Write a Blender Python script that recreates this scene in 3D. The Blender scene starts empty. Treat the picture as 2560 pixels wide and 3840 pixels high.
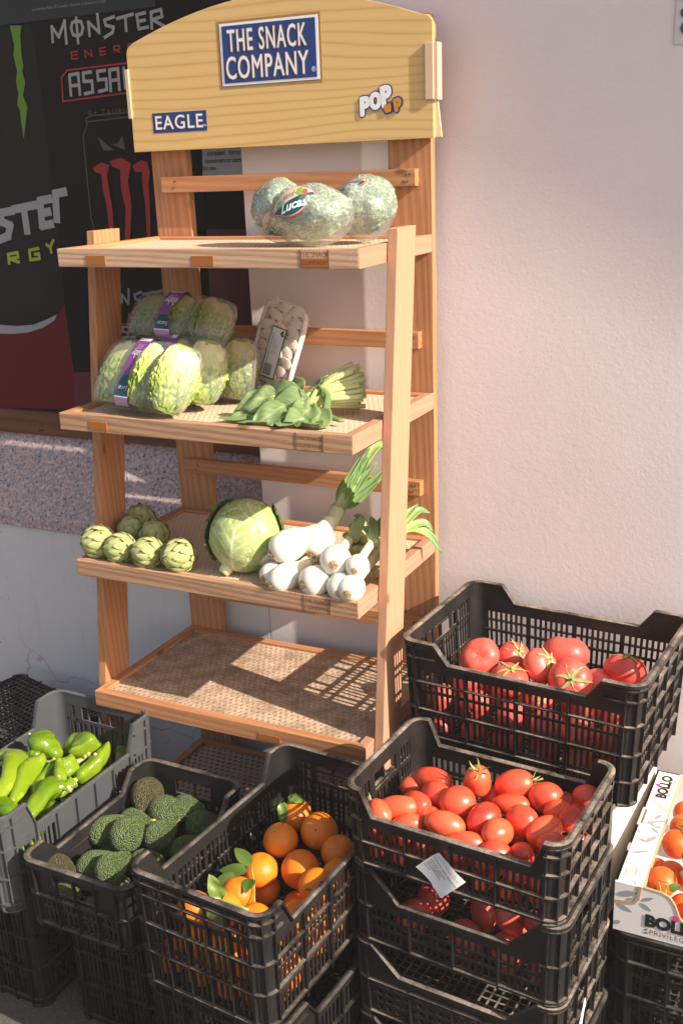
import bpy, bmesh, math, random
from mathutils import Vector, Matrix, Euler, noise
random.seed(7)
R=math.radians; PI=math.pi
sc=bpy.context.scene
# ------------------------------------------------------------------ camera, sky, sun, exposure
cam=bpy.data.cameras.new('camera'); camo=bpy.data.objects.new('camera',cam); sc.collection.objects.link(camo)
cam.sensor_fit='VERTICAL'; cam.sensor_height=36; cam.sensor_width=24; cam.lens=4051.55/3840*36
cam.clip_start=.05; cam.clip_end=500
YAW,PITCH,ROLL=0.4645,0.3126,-0.0380
fwd=Vector((-math.sin(YAW)*math.cos(PITCH),math.cos(YAW)*math.cos(PITCH),-math.sin(PITCH)))
rgt=Vector((math.cos(YAW),math.sin(YAW),0)); up=rgt.cross(fwd)
r2=math.cos(ROLL)*rgt+math.sin(ROLL)*up; u2=-math.sin(ROLL)*rgt+math.cos(ROLL)*up
mm=Matrix((r2,u2,-fwd)).transposed().to_4x4(); mm.translation=Vector((1.2121,-2.1962,1.7062))
camo.matrix_world=mm
sc.camera=camo
SUN_EL,SUN_AZ=32.0,-9.0
sdir=Vector((math.cos(R(SUN_EL))*math.cos(R(SUN_AZ)),math.cos(R(SUN_EL))*math.sin(R(SUN_AZ)),math.sin(R(SUN_EL))))
w=bpy.data.worlds.new('World'); sc.world=w; w.use_nodes=True
nt=w.node_tree; bg=nt.nodes['Background']; sky=nt.nodes.new('ShaderNodeTexSky')
sky.sky_type='NISHITA'; sky.sun_disc=False; sky.sun_elevation=R(SUN_EL); sky.sun_rotation=R(90-SUN_AZ)
sky.air_density=1.0; sky.dust_density=2.0; sky.ozone_density=1.0
mx=nt.nodes.new('ShaderNodeMix'); mx.data_type='RGBA'; mx.blend_type='MULTIPLY'; mx.inputs[0].default_value=1; mx.inputs[7].default_value=(1.0,.88,.80,1)
nt.links.new(sky.outputs[0],mx.inputs[6]); nt.links.new(mx.outputs[2],bg.inputs[0]); bg.inputs[1].default_value=0.125
sl=bpy.data.lights.new('sun','SUN'); slo=bpy.data.objects.new('sun',sl); sc.collection.objects.link(slo)
sl.energy=5.0; sl.angle=R(.5); sl.color=(1,.90,.79)
slo.rotation_euler=(-sdir).to_track_quat('-Z','Y').to_euler(); slo.location=(4,-2,4)
sc.view_settings.view_transform='Standard'; sc.view_settings.look='None'
sc.view_settings.exposure=0.92; sc.view_settings.gamma=1
sc.cycles.max_bounces=8; sc.cycles.transparent_max_bounces=16
# ------------------------------------------------------------------ mesh helpers
class MB:
    def __init__(s): s.v=[]; s.f=[]; s.c=[]; s.sm=[]
    def vert(s,p,c=0.0): s.v.append(tuple(p)); s.c.append(c); return len(s.v)-1
    def face(s,idx,sm=False): s.f.append(tuple(idx)); s.sm.append(sm)
    def hexa(s,p,c=0.0,sm=False):
        b=len(s.v)
        for q in p: s.vert(q,c)
        for q in ((3,2,1,0),(4,5,6,7),(0,1,5,4),(1,2,6,5),(2,3,7,6),(3,0,4,7)): s.face([b+i for i in q],sm)
    def box(s,a,b,fn=None,c=0.0):
        x0,y0,z0=a; x1,y1,z1=b
        p=[(x0,y0,z0),(x1,y0,z0),(x1,y1,z0),(x0,y1,z0),(x0,y0,z1),(x1,y0,z1),(x1,y1,z1),(x0,y1,z1)]
        if fn: p=[fn(*q) for q in p]
        s.hexa(p,c)
    def prism(s,poly,d0,d1,fn,c=0.0):
        n=len(poly); b=len(s.v)
        for u,v in poly: s.vert(fn(u,v,d0),c)
        for u,v in poly: s.vert(fn(u,v,d1),c)
        s.face([b+i for i in range(n)]); s.face([b+n+i for i in reversed(range(n))])
        for i in range(n):
            j=(i+1)%n; s.face([b+i,b+n+i,b+n+j,b+j])
    def grid(s,rows,closed=False,cols=None,sm=True):
        b=len(s.v); n=len(rows[0])
        for i,r in enumerate(rows):
            for j,p in enumerate(r): s.vert(p,cols[i][j] if cols else 0.0)
        for i in range(len(rows)-1):
            for j in range(n if closed else n-1):
                k=(j+1)%n
                s.face([b+i*n+j,b+i*n+k,b+(i+1)*n+k,b+(i+1)*n+j],sm)
        return b
    def tube(s,path,rad,n=10,cap=True,cols=None,xs=None):
        path=[Vector(p) for p in path]; m=len(path); rows=[]; cc=[]
        t0=(path[1]-path[0]).normalized(); ref=Vector((0,0,1)) if abs(t0.z)<.9 else Vector((1,0,0))
        nrm=t0.cross(ref).normalized()
        for i in range(m):
            t=(path[min(i+1,m-1)]-path[max(i-1,0)]).normalized()
            nrm=(nrm-t*nrm.dot(t)).normalized(); bn=t.cross(nrm)
            r=rad[i] if hasattr(rad,'__len__') else rad
            rows.append([path[i]+(nrm*math.cos(2*PI*k/n)+bn*math.sin(2*PI*k/n))*r*(xs(i/(m-1),2*PI*k/n) if xs else 1) for k in range(n)])
            cc.append([cols[i] if cols else 0.0]*n)
        b=s.grid(rows,True,cc)
        if cap:
            s.face([b+k for k in reversed(range(n))],True); s.face([b+(m-1)*n+k for k in range(n)],True)
    def add(s,o,fn=None):
        b=len(s.v)
        for p,c in zip(o.v,o.c): s.vert(fn(p) if fn else p,c)
        for f,sm in zip(o.f,o.sm): s.face([b+i for i in f],sm)
    def mesh(s,name,m):
        me=bpy.data.meshes.new(name); me.from_pydata(s.v,[],s.f)
        me.polygons.foreach_set('use_smooth',s.sm)
        if any(s.c):
            a=me.attributes.new('mask','FLOAT','POINT'); a.data.foreach_set('value',s.c)
        if m: me.materials.append(m)
        me.update(); return me
    def build(s,name,m,parent=None,loc=None,bevel=0,fix=True):
        me=s.mesh(name,m)
        if fix:
            bm=bmesh.new(); bm.from_mesh(me); bmesh.ops.recalc_face_normals(bm,faces=bm.faces); bm.to_mesh(me); bm.free()
        o=link(name,me,parent)
        if loc: o.location=loc
        if bevel:
            md=o.modifiers.new('bevel','BEVEL'); md.width=bevel; md.segments=2; md.limit_method='ANGLE'; md.angle_limit=R(40)
        return o
def link(name,data,parent=None):
    o=bpy.data.objects.new(name,data); sc.collection.objects.link(o)
    if parent: o.parent=parent
    return o
def tag(o,label=None,cat=None,group=None,kind=None):
    if label: o['label']=label
    if cat: o['category']=cat
    if group: o['group']=group
    if kind: o['kind']=kind
    return o
def thing(name,label,cat,loc=(0,0,0),rz=0,group=None):
    o=link(name,None); o.location=loc; o.rotation_euler=(0,0,rz); o.empty_display_size=.05
    return tag(o,label,cat,group)
def lerp(a,b,t): return a+(b-a)*t
def smooth_path(pts,n=16):
    pts=[Vector(p) for p in pts]; P=[pts[0]*2-pts[1]]+pts+[pts[-1]*2-pts[-2]]; out=[]
    segs=len(pts)-1
    for i in range(n+1):
        t=i/n*segs; k=min(int(t),segs-1); t-=k
        a,b,c,d=P[k],P[k+1],P[k+2],P[k+3]
        out.append(.5*((2*b)+(c-a)*t+(2*a-5*b+4*c-d)*t*t+(3*b-a-3*c+d)*t**3))
    return out
# ------------------------------------------------------------------ materials
def newmat(name,base=(.5,.5,.5),rough=.5,spec=.5,**kw):
    m=bpy.data.materials.new(name); m.use_nodes=True; b=m.node_tree.nodes['Principled BSDF']
    b.inputs['Base Color'].default_value=(*base,1); b.inputs['Roughness'].default_value=rough
    b.inputs['Specular IOR Level'].default_value=spec
    for k,v in kw.items(): b.inputs[k].default_value=v
    return m
class NT:
    def __init__(s,m): s.t=m.node_tree; s.b=s.t.nodes['Principled BSDF']
    def n(s,typ,**kw):
        o=s.t.nodes.new(typ)
        for k,v in kw.items():
            if k.startswith('i_'):
                key=k[2:]; o.inputs[int(key) if key.isdigit() else key.replace('_',' ')].default_value=v
            else: setattr(o,k,v)
        return o
    def l(s,a,b): s.t.links.new(a,b)
    def coord(s,scale=(1,1,1),kind='Object'):
        tc=s.n('ShaderNodeTexCoord'); mp=s.n('ShaderNodeMapping'); mp.inputs['Scale'].default_value=scale
        s.l(tc.outputs[kind],mp.inputs[0]); return mp.outputs[0]
    def noise(s,vec,scale,detail=4,rough=.5,dist=0):
        o=s.n('ShaderNodeTexNoise'); o.inputs['Scale'].default_value=scale; o.inputs['Detail'].default_value=detail
        o.inputs['Roughness'].default_value=rough; o.inputs['Distortion'].default_value=dist; s.l(vec,o.inputs['Vector']); return o.outputs['Fac']
    def ramp(s,fac,stops):
        o=s.n('ShaderNodeValToRGB'); e=o.color_ramp.elements
        while len(e)<len(stops): e.new(.5)
        for el,(p,c) in zip(e,stops):
            el.position=p; el.color=(*c,1) if len(c)==3 else c
        s.l(fac,o.inputs[0]); return o.outputs[0]
    def mix(s,fac,a,b,typ='MIX'):
        o=s.n('ShaderNodeMix',data_type='RGBA',blend_type=typ)
        for sock,v in ((o.inputs[0],fac),(o.inputs[6],a),(o.inputs[7],b)):
            if isinstance(v,(int,float)): sock.default_value=v
            elif isinstance(v,tuple): sock.default_value=(*v,1)
            else: s.l(v,sock)
        return o.outputs[2]
    def math(s,op,a,b=None,clamp=False):
        o=s.n('ShaderNodeMath',operation=op,use_clamp=clamp)
        for sock,v in zip(o.inputs,(a,b)):
            if v is None: continue
            if isinstance(v,(int,float)): sock.default_value=v
            else: s.l(v,sock)
        return o.outputs[0]
    def bump(s,h,strength=.3,dist=.002):
        o=s.n('ShaderNodeBump'); o.inputs['Strength'].default_value=strength; o.inputs['Distance'].default_value=dist
        s.l(h,o.inputs['Height']); s.l(o.outputs[0],s.b.inputs['Normal'])
    def base(s,c): s.l(c,s.b.inputs['Base Color'])
    def rough(s,c): s.l(c,s.b.inputs['Roughness'])
def mat_wood(name,axis,c0,c1,c2,ring=85,rough=.6):
    m=newmat(name,rough=rough,spec=.25); t=NT(m)
    sca=[ring,ring,ring]; sca[axis]=ring*.045
    v=t.coord(tuple(sca))
    n1=t.noise(v,.35,3,.5,.3); n2=t.noise(v,3.5,3,.6)
    w_=t.n('ShaderNodeTexWave',wave_type='BANDS',bands_direction='DIAGONAL'); w_.inputs['Scale'].default_value=.42; w_.inputs['Distortion'].default_value=7; w_.inputs['Detail'].default_value=2; w_.inputs['Detail Scale'].default_value=.5
    t.l(v,w_.inputs[0])
    f=t.math('ADD',t.math('MULTIPLY',w_.outputs['Fac'],.36),t.math('MULTIPLY',n2,.64))
    col=t.ramp(f,[(.12,c0),(.5,c1),(.85,c2)])
    col=t.mix(t.math('MULTIPLY',t.ramp(n1,[(.35,(0,0,0)),(.7,(1,1,1))]),.35),col,c0)
    # knots
    kv=[9,9,9]; kv[axis]=4.2
    vo=t.n('ShaderNodeTexVoronoi',feature='F1'); vo.inputs['Scale'].default_value=1; t.l(t.coord(tuple(kv)),vo.inputs['Vector'])
    k=t.ramp(vo.outputs['Distance'],[(.045,(1,1,1)),(.085,(0,0,0))])
    col=t.mix(t.math('MULTIPLY',k,.75),col,(.13,.05,.02))
    # small dirt
    d=t.noise(t.coord((1,1,1)),60,3,.7); col=t.mix(t.math('MULTIPLY',t.ramp(d,[(.62,(0,0,0)),(.72,(1,1,1))]),.18),col,(.2,.1,.05))
    t.base(col); t.bump(f,.25,.0015); return m
W0,W1,W2=(.36,.148,.058),(.47,.215,.095),(.55,.28,.14)
WX=mat_wood('pine_along_x',0,W0,W1,W2); WY=mat_wood('pine_along_y',1,W0,W1,W2); WZ=mat_wood('pine_along_z',2,W0,W1,W2)
WOLD=mat_wood('weathered_pine',0,(.25,.125,.065),(.45,.26,.15),(.57,.365,.225),105,.75)
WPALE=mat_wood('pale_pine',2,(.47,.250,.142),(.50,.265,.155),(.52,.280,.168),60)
WOLD_PALE=mat_wood('paler_weathered_pine',0,(.36,.20,.12),(.58,.375,.24),(.70,.49,.33),105,.75)  # paler pine for the top front rail
WDARK=mat_wood('brown_varnished_wood',0,(.09,.035,.018),(.15,.06,.03),(.2,.085,.04),40,.4)
def mat_laminate():
    m=newmat('yellow_wood_laminate',rough=.42,spec=.35); t=NT(m)
    v=t.coord((1.9,4,7.5))
    w_=t.n('ShaderNodeTexWave',wave_type='BANDS',bands_direction='Z'); w_.inputs['Scale'].default_value=2.0; w_.inputs['Distortion'].default_value=15.0; w_.inputs['Detail'].default_value=2.2; w_.inputs['Detail Scale'].default_value=.30
    t.l(v,w_.inputs[0])
    v2=t.coord((8,30,300)); n=t.noise(v2,1,3)
    v3=t.coord((1.6,6,6)); n3=t.noise(v3,1.5,2)
    f=t.math('ADD',t.math('MULTIPLY',w_.outputs['Fac'],.8),t.math('MULTIPLY',n,.2))
    col=t.ramp(f,[(.08,(.56,.325,.105)),(.22,(.66,.425,.16)),(.8,(.685,.46,.185))])
    col=t.mix(t.math('MULTIPLY',n3,.3),col,(.66,.44,.16))
    t.base(col); return m
LAM=mat_laminate()
def mat_peg(name,c,hole,pitch=.0135,dirt=0.0,rad=.3,hs=.8):
    m=newmat(name,rough=.7,spec=.25); t=NT(m)
    tc=t.n('ShaderNodeTexCoord'); sp=t.n('ShaderNodeSeparateXYZ'); t.l(tc.outputs['Object'],sp.inputs[0])
    x=t.math('DIVIDE',sp.outputs[0],pitch); y=t.math('DIVIDE',sp.outputs[1],pitch)
    row=t.math('FLOOR',y); off=t.math('MULTIPLY',t.math('MODULO',t.math('ADD',row,1000),2),.5)
    fx=t.math('SUBTRACT',t.math('FRACT',t.math('ADD',t.math('ADD',x,off),1000)),.5); fy=t.math('SUBTRACT',t.math('FRACT',t.math('ADD',y,1000)),.5)
    d=t.math('SQRT',t.math('ADD',t.math('MULTIPLY',fx,fx),t.math('MULTIPLY',fy,fy)))
    h=t.ramp(d,[(rad-.12,(1,1,1)),(rad+.06,(0,0,0))])
    v=t.coord(); n=t.noise(v,22,5,.65); n2=t.noise(v,260,3,.6)
    col=t.ramp(n2,[(.3,tuple(k*.78 for k in c)),(.7,c)])
    hh=t.math('MULTIPLY',h,t.ramp(n,[(.3,(.45,.45,.45)),(.6,(1,1,1))]))
    col=t.mix(t.math('MULTIPLY',hh,hs),col,hole)
    if dirt:
        g=t.ramp(t.math('ADD',t.math('MULTIPLY',n,.6),t.math('MULTIPLY',n2,.4)),[(.40,(0,0,0)),(.62,(1,1,1))])
        col=t.mix(t.math('MULTIPLY',t.math('SUBTRACT',1.0,g),dirt),col,(.13,.065,.03))
        vo=t.n('ShaderNodeTexVoronoi'); vo.inputs['Scale'].default_value=150; t.l(v,vo.inputs['Vector'])
        col=t.mix(t.math('MULTIPLY',t.ramp(vo.outputs['Distance'],[(.12,(1,1,1)),(.2,(0,0,0))]),.4*dirt),col,(.6,.45,.28))
    t.base(col); t.bump(t.math('SUBTRACT',t.math('MULTIPLY',n2,.3),hh),.6,.002); return m
PEG=mat_peg('cream_perforated_mat',(.78,.58,.40),(.44,.25,.12),.0125,0,.26,.65)
PEGOLD=mat_peg('worn_dirty_mat',(.70,.51,.35),(.18,.09,.045),.0145,.66,.27,.4)
PEGDARK=mat_peg('perforated_mat_bottom',(.55,.42,.33),(.06,.03,.02),.0175,.15,.36)
def mat_plaster(name,c,specks=0.0,dirty=0.0):
    m=newmat(name,rough=.9,spec=.1); t=NT(m); v=t.coord()
    n1=t.noise(v,65,4,.6,.6); n2=t.noise(v,9,3,.5); n3=t.noise(v,1.6,4,.6)
    col=t.ramp(n3,[(.3,tuple(k*.90 for k in c)),(.65,c)])
    col=t.mix(t.math('MULTIPLY',t.ramp(n2,[(.58,(0,0,0)),(.75,(1,1,1))]),.12),col,tuple(k*.8 for k in c))
    if specks:
        s1=t.noise(t.coord((1,1,1.3)),85,3,.7); s2=t.noise(v,5,3,.6)
        k=t.math('MULTIPLY',t.ramp(s1,[(.66,(0,0,0)),(.70,(1,1,1))]),t.ramp(s2,[(.50,(0,0,0)),(.6,(1,1,1))]))
        col=t.mix(t.math('MULTIPLY',k,specks),col,(.18,.15,.14))
        st=t.noise(t.coord((9,9,1.2)),2.2,3,.6); col=t.mix(t.math('MULTIPLY',t.ramp(st,[(.58,(0,0,0)),(.75,(1,1,1))]),.16),col,(.35,.28,.22))
        # peeling cracks near the foot of the wall
        vo=t.n('ShaderNodeTexVoronoi',feature='DISTANCE_TO_EDGE'); vo.inputs['Scale'].default_value=3.2
        vv=t.n('ShaderNodeVectorMath',operation='ADD'); nz=t.n('ShaderNodeTexNoise'); nz.inputs['Scale'].default_value=14; t.l(v,nz.inputs['Vector'])
        sc_=t.n('ShaderNodeVectorMath',operation='SCALE'); sc_.inputs['Scale'].default_value=.12; t.l(nz.outputs['Color'],sc_.inputs[0])
        t.l(v,vv.inputs[0]); t.l(sc_.outputs[0],vv.inputs[1]); t.l(vv.outputs[0],vo.inputs['Vector'])
        sp=t.n('ShaderNodeSeparateXYZ'); t.l(v,sp.inputs[0])
        low=t.ramp(sp.outputs[2],[(.30,(1,1,1)),(.48,(0,0,0))])
        cr=t.math('MULTIPLY',t.ramp(vo.outputs['Distance'],[(.004,(1,1,1)),(.012,(0,0,0))]),low)
        col=t.mix(t.math('MULTIPLY',cr,.35),col,(.22,.12,.09))
    t.base(col)
    n5=t.noise(v,150,3,.6,.8)
    t.bump(t.math('ADD',t.math('ADD',t.math('MULTIPLY',n1,.45),t.math('MULTIPLY',n5,.55)),t.math('MULTIPLY',n2,.40)),.25,.0030); return m
WALL=mat_plaster('white_plaster',(.78,.705,.695)); WALL2=mat_plaster('stained_white_plaster',(.70,.67,.66),.8)
def mat_granite():
    m=newmat('pink_granite',rough=.45,spec=.3); t=NT(m); v=t.coord((1,1,1))
    n1=t.noise(v,105,3,.55); n2=t.noise(v,62,3,.5,.4)
    col=t.ramp(n1,[(.36,(.30,.28,.31)),(.47,(.42,.32,.31)),(.56,(.55,.38,.33)),(.68,(.62,.52,.48))])
    n3=t.noise(t.coord((1,1,1)),120,2,.5,.5)
    col=t.mix(t.math('MULTIPLY',t.ramp(n3,[(.595,(0,0,0)),(.635,(1,1,1))]),.8),col,(.06,.065,.08))
    t.base(col); return m
GRAN=mat_granite()
def mat_ground():
    m=newmat('rough_concrete',rough=.9,spec=.15); t=NT(m); v=t.coord()
    n=t.noise(v,120,4,.7); n2=t.noise(v,4,4,.6); n3=t.noise(v,480,2,.5)
    col=t.ramp(t.math('ADD',t.math('MULTIPLY',n,.5),t.math('MULTIPLY',n3,.5)),[(.36,(.05,.046,.042)),(.52,(.115,.105,.095)),(.66,(.20,.185,.17))])
    col=t.mix(t.math('MULTIPLY',n2,.35),col,(.08,.07,.062)); t.base(col); t.bump(t.math('ADD',n,n3),.5,.004); return m
GROUND=mat_ground()
def mat_plastic(name,c,dust=.5,dustc=(.36,.30,.24),rough=.42):
    m=newmat(name,c,rough,.28); t=NT(m); v=t.coord()
    n1=t.noise(v,16,5,.65); n2=t.noise(v,170,3,.7); n3=t.noise(t.coord((6,40,40)),9,3,.6)
    g=t.n('ShaderNodeNewGeometry'); sp=t.n('ShaderNodeSeparateXYZ'); t.l(g.outputs['True Normal'],sp.inputs[0])
    upf=t.ramp(sp.outputs[2],[(.25,(.05,.05,.05)),(.85,(1,1,1))])
    f=t.math('MULTIPLY',t.math('MULTIPLY',t.ramp(n1,[(.34,(0,0,0)),(.66,(1,1,1))]),t.ramp(n2,[(.25,(.35,.35,.35)),(.65,(1,1,1))])),t.math('MULTIPLY',upf,dust))
    col=t.mix(f,c,dustc)
    col=t.mix(t.math('MULTIPLY',t.ramp(n3,[(.62,(0,0,0)),(.72,(1,1,1))]),.07*dust+.02),col,(.28,.24,.21))
    t.base(col); t.rough(t.ramp(f,[(0,(rough,)*3),(.5,(.8,.8,.8))])); t.bump(n2,.08,.001); return m
PBLACK=mat_plastic('black_dusty_plastic',(.010,.0097,.0103),.70)
PBLACK2=mat_plastic('black_plastic',(.009,.0088,.009),.3)
PBROWN=mat_plastic('worn_black_plastic',(.0115,.0100,.0100),.95,(.42,.34,.27))
PGREY=mat_plastic('dark_grey_plastic',(.062,.067,.071),.22,(.34,.33,.31),.38)
def mat_fruit(name,c0,c1,rough=.3,spec=.5,sc_=6,bump=0,bscale=200,spots=None,coat=0):
    m=newmat(name,rough=rough,spec=spec); t=NT(m); v=t.coord()
    oi=t.n('ShaderNodeObjectInfo')
    vv=t.n('ShaderNodeVectorMath',operation='ADD'); cx=t.n('ShaderNodeCombineXYZ'); k=t.math('MULTIPLY',oi.outputs['Random'],37.0)
    for i in range(3): t.l(k,cx.inputs[i])
    t.l(v,vv.inputs[0]); t.l(cx.outputs[0],vv.inputs[1]); V=vv.outputs[0]
    n=t.noise(V,sc_,3,.5)
    f=t.math('ADD',t.math('MULTIPLY',n,.7),t.math('MULTIPLY',oi.outputs['Random'],.4))
    col=t.ramp(f,[(.3,c0),(.8,c1)])
    if spots:
        s1=t.noise(V,spots[1],2,.6); col=t.mix(t.math('MULTIPLY',t.ramp(s1,[(spots[2],(0,0,0)),(spots[2]+.08,(1,1,1))]),spots[3]),col,spots[0])
    t.base(col)
    if bump:
        b_=t.noise(V,bscale,2,.5); t.bump(b_,bump,.02)
    if coat: t.b.inputs['Coat Weight'].default_value=coat; t.b.inputs['Coat Roughness'].default_value=.12
    t.b.inputs['Subsurface Weight'].default_value=0
    return m
TOM=mat_fruit('red_tomato_skin',(.64,.036,.016),(.86,.125,.045),.36,.55,1.2,0,1,((.85,.30,.15),7,.66,.25),.2)
TOM2=mat_fruit('pinkish_tomato_skin',(.66,.062,.042),(.80,.15,.10),.42,.5,1.0,.02,40,((.85,.36,.26),18,.62,.4),.12)
ORA=mat_fruit('orange_peel',(.74,.175,.006),(.80,.24,.010),.42,.45,1.0,.12,26,((.58,.11,.005),2.5,.6,.35))
PEPM=mat_fruit('green_pepper_skin',(.085,.175,.004),(.20,.29,.010),.17,.5,14,.10,60,((.36,.43,.03),26,.60,.5),.3)
STEM=mat_fruit('green_stem',(.26,.32,.07),(.42,.46,.15),.55,.3,40)
SEPAL=mat_fruit('dry_green_sepal',(.20,.25,.055),(.46,.45,.19),.65,.3,3)
LEAFO=mat_fruit('orange_leaf',(.05,.10,.012),(.16,.225,.038),.35,.5,14)
def mat_avo(name,c0,c1):
    m=newmat(name,rough=.42,spec=.4); t=NT(m); v=t.coord()
    n=t.noise(v,3,3,.6); vo=t.n('ShaderNodeTexVoronoi',feature='SMOOTH_F1'); vo.inputs['Scale'].default_value=15; t.l(v,vo.inputs['Vector'])
    col=t.mix(t.ramp(n,[(.35,(0,0,0)),(.7,(1,1,1))]),c0,c1)
    col=t.mix(t.math('MULTIPLY',t.ramp(vo.outputs['Distance'],[(.1,(1,1,1)),(.6,(0,0,0))]),.35),col,tuple(min(1,k*1.9) for k in c1))
    t.base(col); t.bump(t.math('SUBTRACT',1.0,vo.outputs['Distance']),.9,.045); return m
AVOG=mat_avo('green_avocado_skin',(.13,.19,.07),(.23,.31,.12)); AVOB=mat_avo('brown_avocado_skin',(.13,.11,.05),(.20,.18,.085))
def mat_mask(name,c0,c1,rough=.5,spec=.3,nsc=20,var=.25,sub=None,c2=None):
    m=newmat(name,rough=rough,spec=spec); t=NT(m)
    a=t.n('ShaderNodeAttribute',attribute_name='mask'); v=t.coord(); n=t.noise(v,nsc,4,.6)
    st=[(0,c0),(1,c1)] if not c2 else [(0,c0),(.5,c1),(1,c2)]
    col=t.ramp(a.outputs['Fac'],st)
    col=t.mix(t.math('MULTIPLY',t.ramp(n,[(.35,(1,1,1)),(.65,(0,0,0))]),var),col,tuple(k*.55 for k in c0))
    t.base(col)
    if sub: t.b.inputs['Transmission Weight'].default_value=0
    t.bump(n,.15,.003); return m
CABB=mat_mask('pale_cabbage_leaf',(.27,.36,.075),(.78,.80,.54),.42,.35,26,.12)
CABO=mat_mask('dark_outer_cabbage_leaf',(.055,.12,.03),(.20,.30,.11),.45,.35,20,.3)
ARTM=mat_mask('artichoke_bract',(.20,.26,.075),(.44,.47,.19),.6,.3,45,.2,None,(.34,.20,.10))
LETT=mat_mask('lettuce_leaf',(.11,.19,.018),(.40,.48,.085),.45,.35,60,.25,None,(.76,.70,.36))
LETT_SHADE=mat_mask('shaded_lettuce_leaf',(.07,.10,.012),(.20,.235,.035),.45,.35,60,.3,None,(.46,.37,.11))  # darker leaf copy: shade of the rear packs put into the colour
SPIN=mat_mask('spinach_leaf',(.115,.20,.06),(.36,.44,.20),.42,.35,40,.3)
SPST=mat_mask('spinach_stem',(.36,.45,.11),(.66,.68,.34),.45,.3,60,.2)
ONIM=mat_mask('white_onion_skin',(.78,.735,.62),(.74,.71,.50),.36,.4,45,.07,None,(.30,.45,.08))
LEEK=mat_mask('onion_green_leaf',(.62,.68,.36),(.29,.42,.10),.40,.35,40,.2,None,(.14,.26,.08))
ROOT=mat_mask('dry_root_disc',(.55,.38,.22),(.40,.25,.13),.9,.1,200,.4)
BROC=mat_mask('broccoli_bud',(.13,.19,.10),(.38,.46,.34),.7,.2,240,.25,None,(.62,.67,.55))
MUSH=mat_mask('mushroom_flesh',(.92,.76,.62),(.78,.59,.44),.7,.2,60,.03,None,(.30,.16,.09))
def mat_film(name='clear_film',gloss=.16,tint=(1,1,1),added_haze=.085):
    m=bpy.data.materials.new(name); m.use_nodes=True; t=m.node_tree; t.nodes.clear()
    out=t.nodes.new('ShaderNodeOutputMaterial'); tr=t.nodes.new('ShaderNodeBsdfTransparent'); gl=t.nodes.new('ShaderNodeBsdfGlossy'); df=t.nodes.new('ShaderNodeBsdfDiffuse')
    tr.inputs[0].default_value=(*tint,1); gl.inputs['Roughness'].default_value=.12; df.inputs[0].default_value=(.9,.9,.9,1)
    fr=t.nodes.new('ShaderNodeLayerWeight'); fr.inputs[0].default_value=.5; pw=t.nodes.new('ShaderNodeMath'); pw.operation='POWER'; pw.inputs[1].default_value=4.0; t.links.new(fr.outputs['Facing'],pw.inputs[0])
    tc=t.nodes.new('ShaderNodeTexCoord'); mp=t.nodes.new('ShaderNodeMapping'); mp.inputs['Scale'].default_value=(30,30,55); n=t.nodes.new('ShaderNodeTexNoise'); n.inputs['Scale'].default_value=1.6; n.inputs['Distortion'].default_value=1.2
    b=t.nodes.new('ShaderNodeBump'); b.inputs['Strength'].default_value=.5; b.inputs['Distance'].default_value=.006
    t.links.new(tc.outputs['Object'],mp.inputs[0]); t.links.new(mp.outputs[0],n.inputs['Vector']); t.links.new(n.outputs['Fac'],b.inputs['Height'])
    for q in (gl,fr): t.links.new(b.outputs[0],q.inputs['Normal'])
    m1=t.nodes.new('ShaderNodeMixShader'); m2=t.nodes.new('ShaderNodeMixShader')
    ad=t.nodes.new('ShaderNodeMath'); ad.operation='MULTIPLY_ADD'; ad.inputs[1].default_value=.45; ad.inputs[2].default_value=gloss*.3; t.links.new(pw.outputs[0],ad.inputs[0])
    m2.inputs[0].default_value=added_haze; t.links.new(tr.outputs[0],m2.inputs[1]); t.links.new(df.outputs[0],m2.inputs[2])
    t.links.new(ad.outputs[0],m1.inputs[0]); t.links.new(m2.outputs[0],m1.inputs[1]); t.links.new(gl.outputs[0],m1.inputs[2])
    t.links.new(m1.outputs[0],out.inputs[0]); return m
FILM=mat_film(); FILM2=mat_film('clear_tray_plastic',.3,(.97,.97,.97),.16)
CLEM=mat_fruit('deep_orange_peel',(.74,.115,.012),(.82,.17,.02),.40,.45,1.0,.12,26)
def flat(name,c,rough=.5,spec=.3): return newmat(name,c,rough,spec)
BLUE=flat('navy_blue_print',(.018,.045,.19),.35); GOLD=flat('gold_print',(.34,.20,.065),.4); WHITE=flat('white_print',(.80,.80,.80),.4)
ORANGEP=flat('amber_print',(.58,.24,.02),.4); TEAL=flat('dark_teal_print',(.008,.075,.10),.35); PEACH=flat('peach_print',(.72,.52,.40),.4)
PURPLE=flat('purple_print',(.23,.055,.25),.35); LPURPLE=flat('pale_purple_print',(.50,.25,.46),.35); REDP=flat('red_print',(.60,.09,.05),.4); GREENP=flat('green_print',(.16,.38,.05),.4); YEL=flat('yellow_print',(.78,.52,.05),.4)
INK=flat('black_ink',(.018,.017,.016),.5); DGREEN=flat('dark_green_print',(.02,.10,.06),.4); PAPER=flat('white_paper',(.80,.79,.77),.7,.2); BEIGEP=flat('grey_beige_print',(.55,.50,.38),.5)
BURN=flat('burnt_brand_wood',(.16,.065,.025),.8); PLUG=flat('dark_orange_plug',(.36,.125,.03),.4)
PINKD=flat('magenta_dot',(.75,.06,.22),.5); LEAFGREY=flat('grey_leaf_print',(.30,.32,.33),.6); BROWNP=flat('brown_print',(.16,.10,.075),.5); CLIPM=flat('pale_clip_wood',(.62,.44,.29),.6); PEACHS=flat('peach_strip',(.80,.50,.33),.5)
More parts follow.
